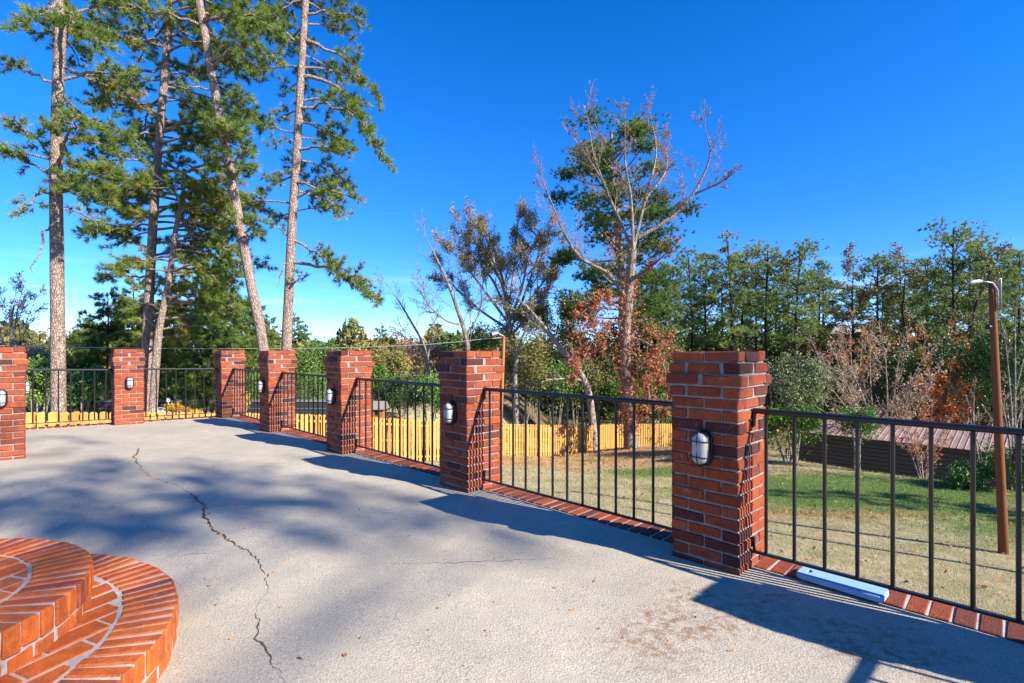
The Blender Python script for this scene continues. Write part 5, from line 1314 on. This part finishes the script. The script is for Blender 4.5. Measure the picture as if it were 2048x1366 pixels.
# ------------------------------------------------------------------ distant autumn trees, individually, then the far wood
rng = np.random.default_rng(201)
def far_proto(seed, leafm, tone, H=9.0, n=2600, sz=.34, name='autumn_tree'):
    global rng
    rng = np.random.default_rng(seed); tr = Tree((0, 0, 0)); path = np.stack([.2 * np.sin(np.linspace(0, 3, 8) + seed), 0 * np.linspace(0, 1, 8), np.linspace(0, H * .75, 8)], 1)
    tr.wood.tube(path, np.linspace(.22, .06, 8), 6, cap=False)
    for k in range(16):
        f = .3 + .7 * k / 16; tr.grow(poly_at(path, f), (math.cos(k * 2.4), math.sin(k * 2.4), .7), 2.8 * (1.1 - .4 * f), .06, 2, 3, (0, 0, 5, 0), .6, 1, 5, .2, .5, .15, tone)
    q = np.array(tr.lp); extra = q[rng.integers(0, len(q), n)] + rng.normal(0, .4, (n, 3)); tr.lp = list(q) + list(extra); tr.lt = list(tone + rng.normal(0, .22, len(tr.lp)))
    return tr, leafm, sz, name
fps = [far_proto(211, m_leaf_red, .6), far_proto(212, m_leaf_olive, .6, n=3000, name='olive_tree'), far_proto(213, m_leaf_brown, .5, n=1200, name='brown_tree'), far_proto(214, m_leaf_green, .6, n=3200, name='evergreen_tree'), far_proto(215, m_leaf_orange, .6, n=2200)]
frs = []
for tr, lm, sz, nm in fps: frs.append(tr.finish_leafy(nm, '', m_bark_far, lm, sz, group='distant trees on the horizon'))
kinds = ['rust coloured', 'olive green', 'thin brown', 'dark evergreen', 'orange']
fl = [(40, 650, 60, 0, 'at the left edge, behind the reddish twiggy tree'), (70, 655, 50, 1, 'left of the leftmost pine, low on the horizon'), (150, 640, 48, 1, 'right of the leftmost pine trunk'), (560, 655, 70, 1, 'between the leaning pine and the rightmost tall pine'), (545, 680, 60, 3, 'low behind the fourth pillar'),
      (640, 668, 80, 3, 'right of the rightmost tall pine'), (665, 672, 95, 1, 'above the third pillar left corner'), (690, 680, 85, 0, 'directly above the third pillar'), (715, 676, 100, 4, 'above the third pillar right corner'), (740, 672, 90, 2, 'right of the third pillar top'), (775, 672, 85, 1, 'under the drooping pine branch'),
      (800, 655, 75, 2, 'behind the low bare branches'), (830, 665, 70, 0, 'between the low bare tree and the bare grey tree'), (880, 650, 65, 2, 'above the second pillar left side'), (905, 660, 62, 3, 'above the second pillar, dark behind bare trunk'), (960, 650, 60, 1, 'behind the floodlight arm'),
      (1350, 640, 60, 3, 'behind the slim pines over the near pillar left corner'), (1400, 650, 64, 1, 'behind pine trunks above the near pillar'), (1450, 640, 62, 3, 'behind the tallest slim treeline pine'), (1510, 645, 64, 1, 'behind the near pillar right corner pines'), (1560, 640, 60, 3, 'low green between treeline trunks right of the near pillar'), (1610, 665, 56, 4, 'glowing between dark trunks above the grey green shrub'), (1655, 670, 56, 0, 'left of the tan house glimpse'),
      (1740, 660, 60, 0, 'under the golden treeline tree'), (1780, 650, 58, 2, 'below the rounded treeline pine'), (1830, 655, 60, 4, 'below the brownish treeline tree'), (1880, 640, 58, 3, 'behind slender trunks left of the pole'), (1930, 650, 56, 1, 'behind the curved dark trunk'), (1990, 630, 52, 3, 'behind the upper utility pole'), (2045, 640, 50, 1, 'at the right edge behind the pole'), (1290, 630, 55, 3, 'behind the vine covered tree, right side'), (1200, 640, 55, 1, 'behind the vine covered tree, left side'), (1090, 660, 58, 3, 'behind the leaning pale trunk')]
used = set()
for i, (x, yt, d, k, where) in enumerate(fl):
    o = frs[k] if k not in used else copy_tree(frs[k]); used.add(k)
    p = W(x, yt, d); zb_ = float(tz(p[0], d)); h = p[2] - zb_; s_ = h / 9.2
    o.location = (p[0], d, zb_ - .1); o.scale = (s_ * 1.15, s_ * 1.15, s_); o.rotation_euler = (0, 0, i * 1.7); o['label'] = '%s tree %s' % (kinds[k], where)
# far wood as one mass
rng = np.random.default_rng(221)
mb = MB(); n = 90000
ang = (rng.random(n) - .5) * 2.6; dist = 62 + 60 * rng.random(n) ** 1.5; X = dist * np.sin(ang); Y = dist * np.cos(ang)
hgt = 4.6 + 2.6 * sm(.1, .5, ang) + 1.6 * np.sin(ang * 37) + 1.0 * np.sin(ang * 83 + 2) + .015 * dist
Z = tz(X, Y) + hgt * rng.random(n) ** .7
leaves(mb, np.stack([X, Y, Z], 1), .72, tint=.45 + .25 * np.sin(ang * 61) + rng.normal(0, .2, n))
o = part('woodland', mb.mesh('woodland', m_leaf_olive, False, True), None); tag(o, 'far off woodland massed along the whole horizon', 'woodland', kind='stuff')
mb = MB(); n = 9000
ang = (rng.random(n) - .5) * 2.4; dist = 39 + 20 * rng.random(n); X = dist * np.sin(ang); Y = dist * np.cos(ang); keep = (Y > 40) & ((X < -3) | (X > 3)); X, Y = X[keep], Y[keep]
Z = tz(X, Y) + 1.5 * rng.random(len(X)) ** 1.2
leaves(mb, np.stack([X, Y, Z], 1), .30, tint=.4 + rng.normal(0, .25, len(X)))
o = part('undergrowth', mb.mesh('undergrowth', m_leaf_olive, False, True), None); tag(o, 'low undergrowth beneath the trees beyond the fence and shed', 'undergrowth', kind='stuff')

# ------------------------------------------------------------------ grass blades and fallen leaves
rng = np.random.default_rng(301)
n = 300000; Y = 4.5 + 34 * rng.random(n) ** 1.25; X = (rng.random(n) * 1.55 - .45) * (Y + 1)
s_ = (X - P1[0]) * LNRM[0] + (Y - P1[1]) * LNRM[1]; fy = np.interp(X, [p[0] for p in FP], [p[1] for p in FP]); sc_ = (X - CR0[0]) * CRN[0] + (Y - CR0[1]) * CRN[1]
keep = (s_ > .8) & (Y < fy - .3) & (sc_ < .8)
X, Y = X[keep], Y[keep]; Z = tz(X, Y); n = len(X)
def gm(cx, cy, rx, ry): return np.exp(-(((X - cx) / rx) ** 2 + ((Y - cy) / ry) ** 2))
gr_ = 1.3 * gm(11.8, 17.2, 6.8, 3.2) + gm(6.2, 22.3, 2.8, 1.3) + gm(15, 12.5, 5, 3) + .9 * gm(4, 27.5, 1, .8)
patch = 1.7 * np.sin(X * 1.7 + 1.3 * np.sin(Y * .9)) * np.sin(Y * 2.1 + X * .4)
tt = np.clip(.24 + .75 * gr_ + .16 * patch + rng.normal(0, .15, n), 0, 1)
h = (.018 + .024 * rng.random(n)) * (1 + .4 * gr_) * (1 + Y / 40); w_ = .0022 + .00042 * Y
az = rng.random(n) * 6.28; dx, dy = np.cos(az), np.sin(az); ln_ = rng.normal(0, .5, (n, 2)) * h[:, None]
v = np.stack([np.stack([X + dx * w_, Y + dy * w_, Z - .01], 1), np.stack([X - dx * w_, Y - dy * w_, Z - .01], 1), np.stack([X + ln_[:, 0], Y + ln_[:, 1], Z + h], 1)], 1).reshape(-1, 3)
mb = MB(); mb.add(v, np.arange(3 * n).reshape(-1, 3), np.repeat(tt, 3))
o = part('grass', mb.mesh('grass', m_grass, False, True), None); tag(o, 'patchy tan and green lawn grass below the patio', 'grass', kind='stuff')
n = 26000; Y = 8 + 30 * rng.random(n); X = (rng.random(n) * 1.3 - .35) * (Y + 1)
fy = np.interp(X, [p[0] for p in FP], [p[1] for p in FP]); sc_ = (X - CR0[0]) * CRN[0] + (Y - CR0[1]) * CRN[1]
pr_ = .04 + gm.__call__(0, 0, 1, 1) * 0 if False else .05 + 1.0 * np.exp(-(((X - 8) / 5.5) ** 2 + ((Y - 31) / 4) ** 2)) + .75 * np.exp(-(((X - 3) / 9) ** 2 + ((Y - 26.5) / 3.2) ** 2)) + .5 * np.exp(-(((X - 9.5) / 4.2) ** 2 + ((Y - 14.3) / .8) ** 2))
s_ = (X - P1[0]) * LNRM[0] + (Y - P1[1]) * LNRM[1]
keep = (rng.random(n) < pr_) & (Y < fy - .1) & (sc_ < .6) & (s_ > .8); X, Y = X[keep], Y[keep]
mb = MB(); leaves(mb, np.stack([X, Y, tz(X, Y) + .02 + .03 * rng.random(len(X))], 1), .075, flat=.75)
o = part('fallen_leaves', mb.mesh('fallen_leaves', m_litter, False, True), None); tag(o, 'rust brown fallen leaves spread over the lawn by the fence', 'leaves', kind='stuff')
# specks of leaf and twig on the slab
rng = np.random.default_rng(311); P = []
for _ in range(90):
    y = 870 + 480 * rng.random(); x = 60 + 1500 * rng.random(); g = G(x, y)
    if ((g - P1) @ LNRM) < -.1 and np.hypot(g[0] - SC[0], g[1] - SC[1]) > 1.2: P.append(g + np.array((0, 0, .006)))
for _ in range(60):
    k = rng.integers(0, 11); a, b = CR[0][0][k], CR[0][0][k + 1]; f = rng.random(); P.append(G(a[0] + (b[0] - a[0]) * f, a[1] + (b[1] - a[1]) * f) + np.array((*rng.normal(0, .012, 2), .006)))
mb = MB(); leaves(mb, np.array(P), .018, flat=.9); o = part('leaf_specks', mb.mesh('leaf_specks', m_litter, False, True), None); tag(o, 'specks of dry leaf scattered on the concrete patio', 'leaves', kind='stuff')
# weed at the foot of the near pillar
rng = np.random.default_rng(312); g = G(1412, 1122); mb = MB(); q = g + np.abs(rng.normal(0, 1, (26, 3))) * np.array((.012, .012, .022)) + np.array((0, 0, .004))
leaves(mb, q, .020); o = part('weed', mb.mesh('weed', m_leaf_hedge, False, True), None); tag(o, 'tiny green weed at the foot of the largest pillar', 'plant')

# ------------------------------------------------------------------ trees beside the house, out of frame, that shade the slab and lawn
def shade_tree(x, y, H, cf, wid, seed, lab, nb=46):
    pr = make_pine_proto(seed, H, cf, wid, .5, n_branch=nb)
    o = pr.finish_pine('pine_tree', lab, None, .4, 9, .022, m_bark_pine, m_needle)
    o.location = (x, y, float(tz(x, y)) if x > 4 else -2.0); return o
rng = np.random.default_rng(401)
TS = np.array((SUN_H.x * math.cos(SUN_EL), SUN_H.y * math.cos(SUN_EL), math.sin(SUN_EL)))
tb = np.array((16.0, -12.8, -2.2)); tr = Tree(tb)
path = smooth_path([tb, tb + np.array((.2, .1, 9)), tb + np.array((.1, .3, 18))], 12); tr.wood.tube(path, np.linspace(.3, .1, len(path)), 9, cap=False)
for (x, y, z, r_, n_) in ((50, 1000, 14.2, .62, 60), (200, 1005, 14.6, .6, 60), (350, 1012, 15.0, .6, 60), (520, 1022, 14.4, .55, 48), (690, 1022, 15.2, .5, 34), (860, 1052, 14.6, .5, 26), (1010, 1078, 15.4, .45, 16),
                          (120, 945, 15.6, .6, 34), (320, 938, 15.8, .55, 26), (560, 945, 15.4, .5, 24), (420, 968, 14.0, .5, 30), (250, 1050, 13.8, .35, 24), (640, 985, 16, .4, 18), (60, 890, 16.5, .6, 16)):
    g = G(x, y); c = g + TS * (z - g[2]) / TS[2]
    st = poly_at(path, min(.98, (c[2] + 1.2) / 20)); bp = smooth_path([st, (st + c) / 2 + np.array((0, 0, .3)), c], 8); tr.limb.tube(bp, np.linspace(.05, .02, len(bp)), 5, cap=False)
    n_ = int(n_ * .68); q = rng.normal(0, .55, (n_, 3)) * r_ * np.array((1, 1, .55)); tr.tp += list(c + q); tr.ta += list(q + np.array((0, 0, .2))); tr.tt += list(.5 + 0 * q[:, 0])
for k in range(30):
    f = .62 + .38 * k / 30; tr.pine_branch(poly_at(path, min(.99, f)), (math.cos(k * 2.4) - .5, math.sin(k * 2.4) - .8, .2), 2.2, .04, .2, .6, .3, .5)
tr.finish_pine('pine_tree', 'tall pine out of frame at right whose crown shades the patio', None, .26, 18, .016)
shade_tree(24.5, 8.0, 12.0, .6, 1.6, 403, 'pine out of frame at right whose shadow crosses the green lawn', 16)
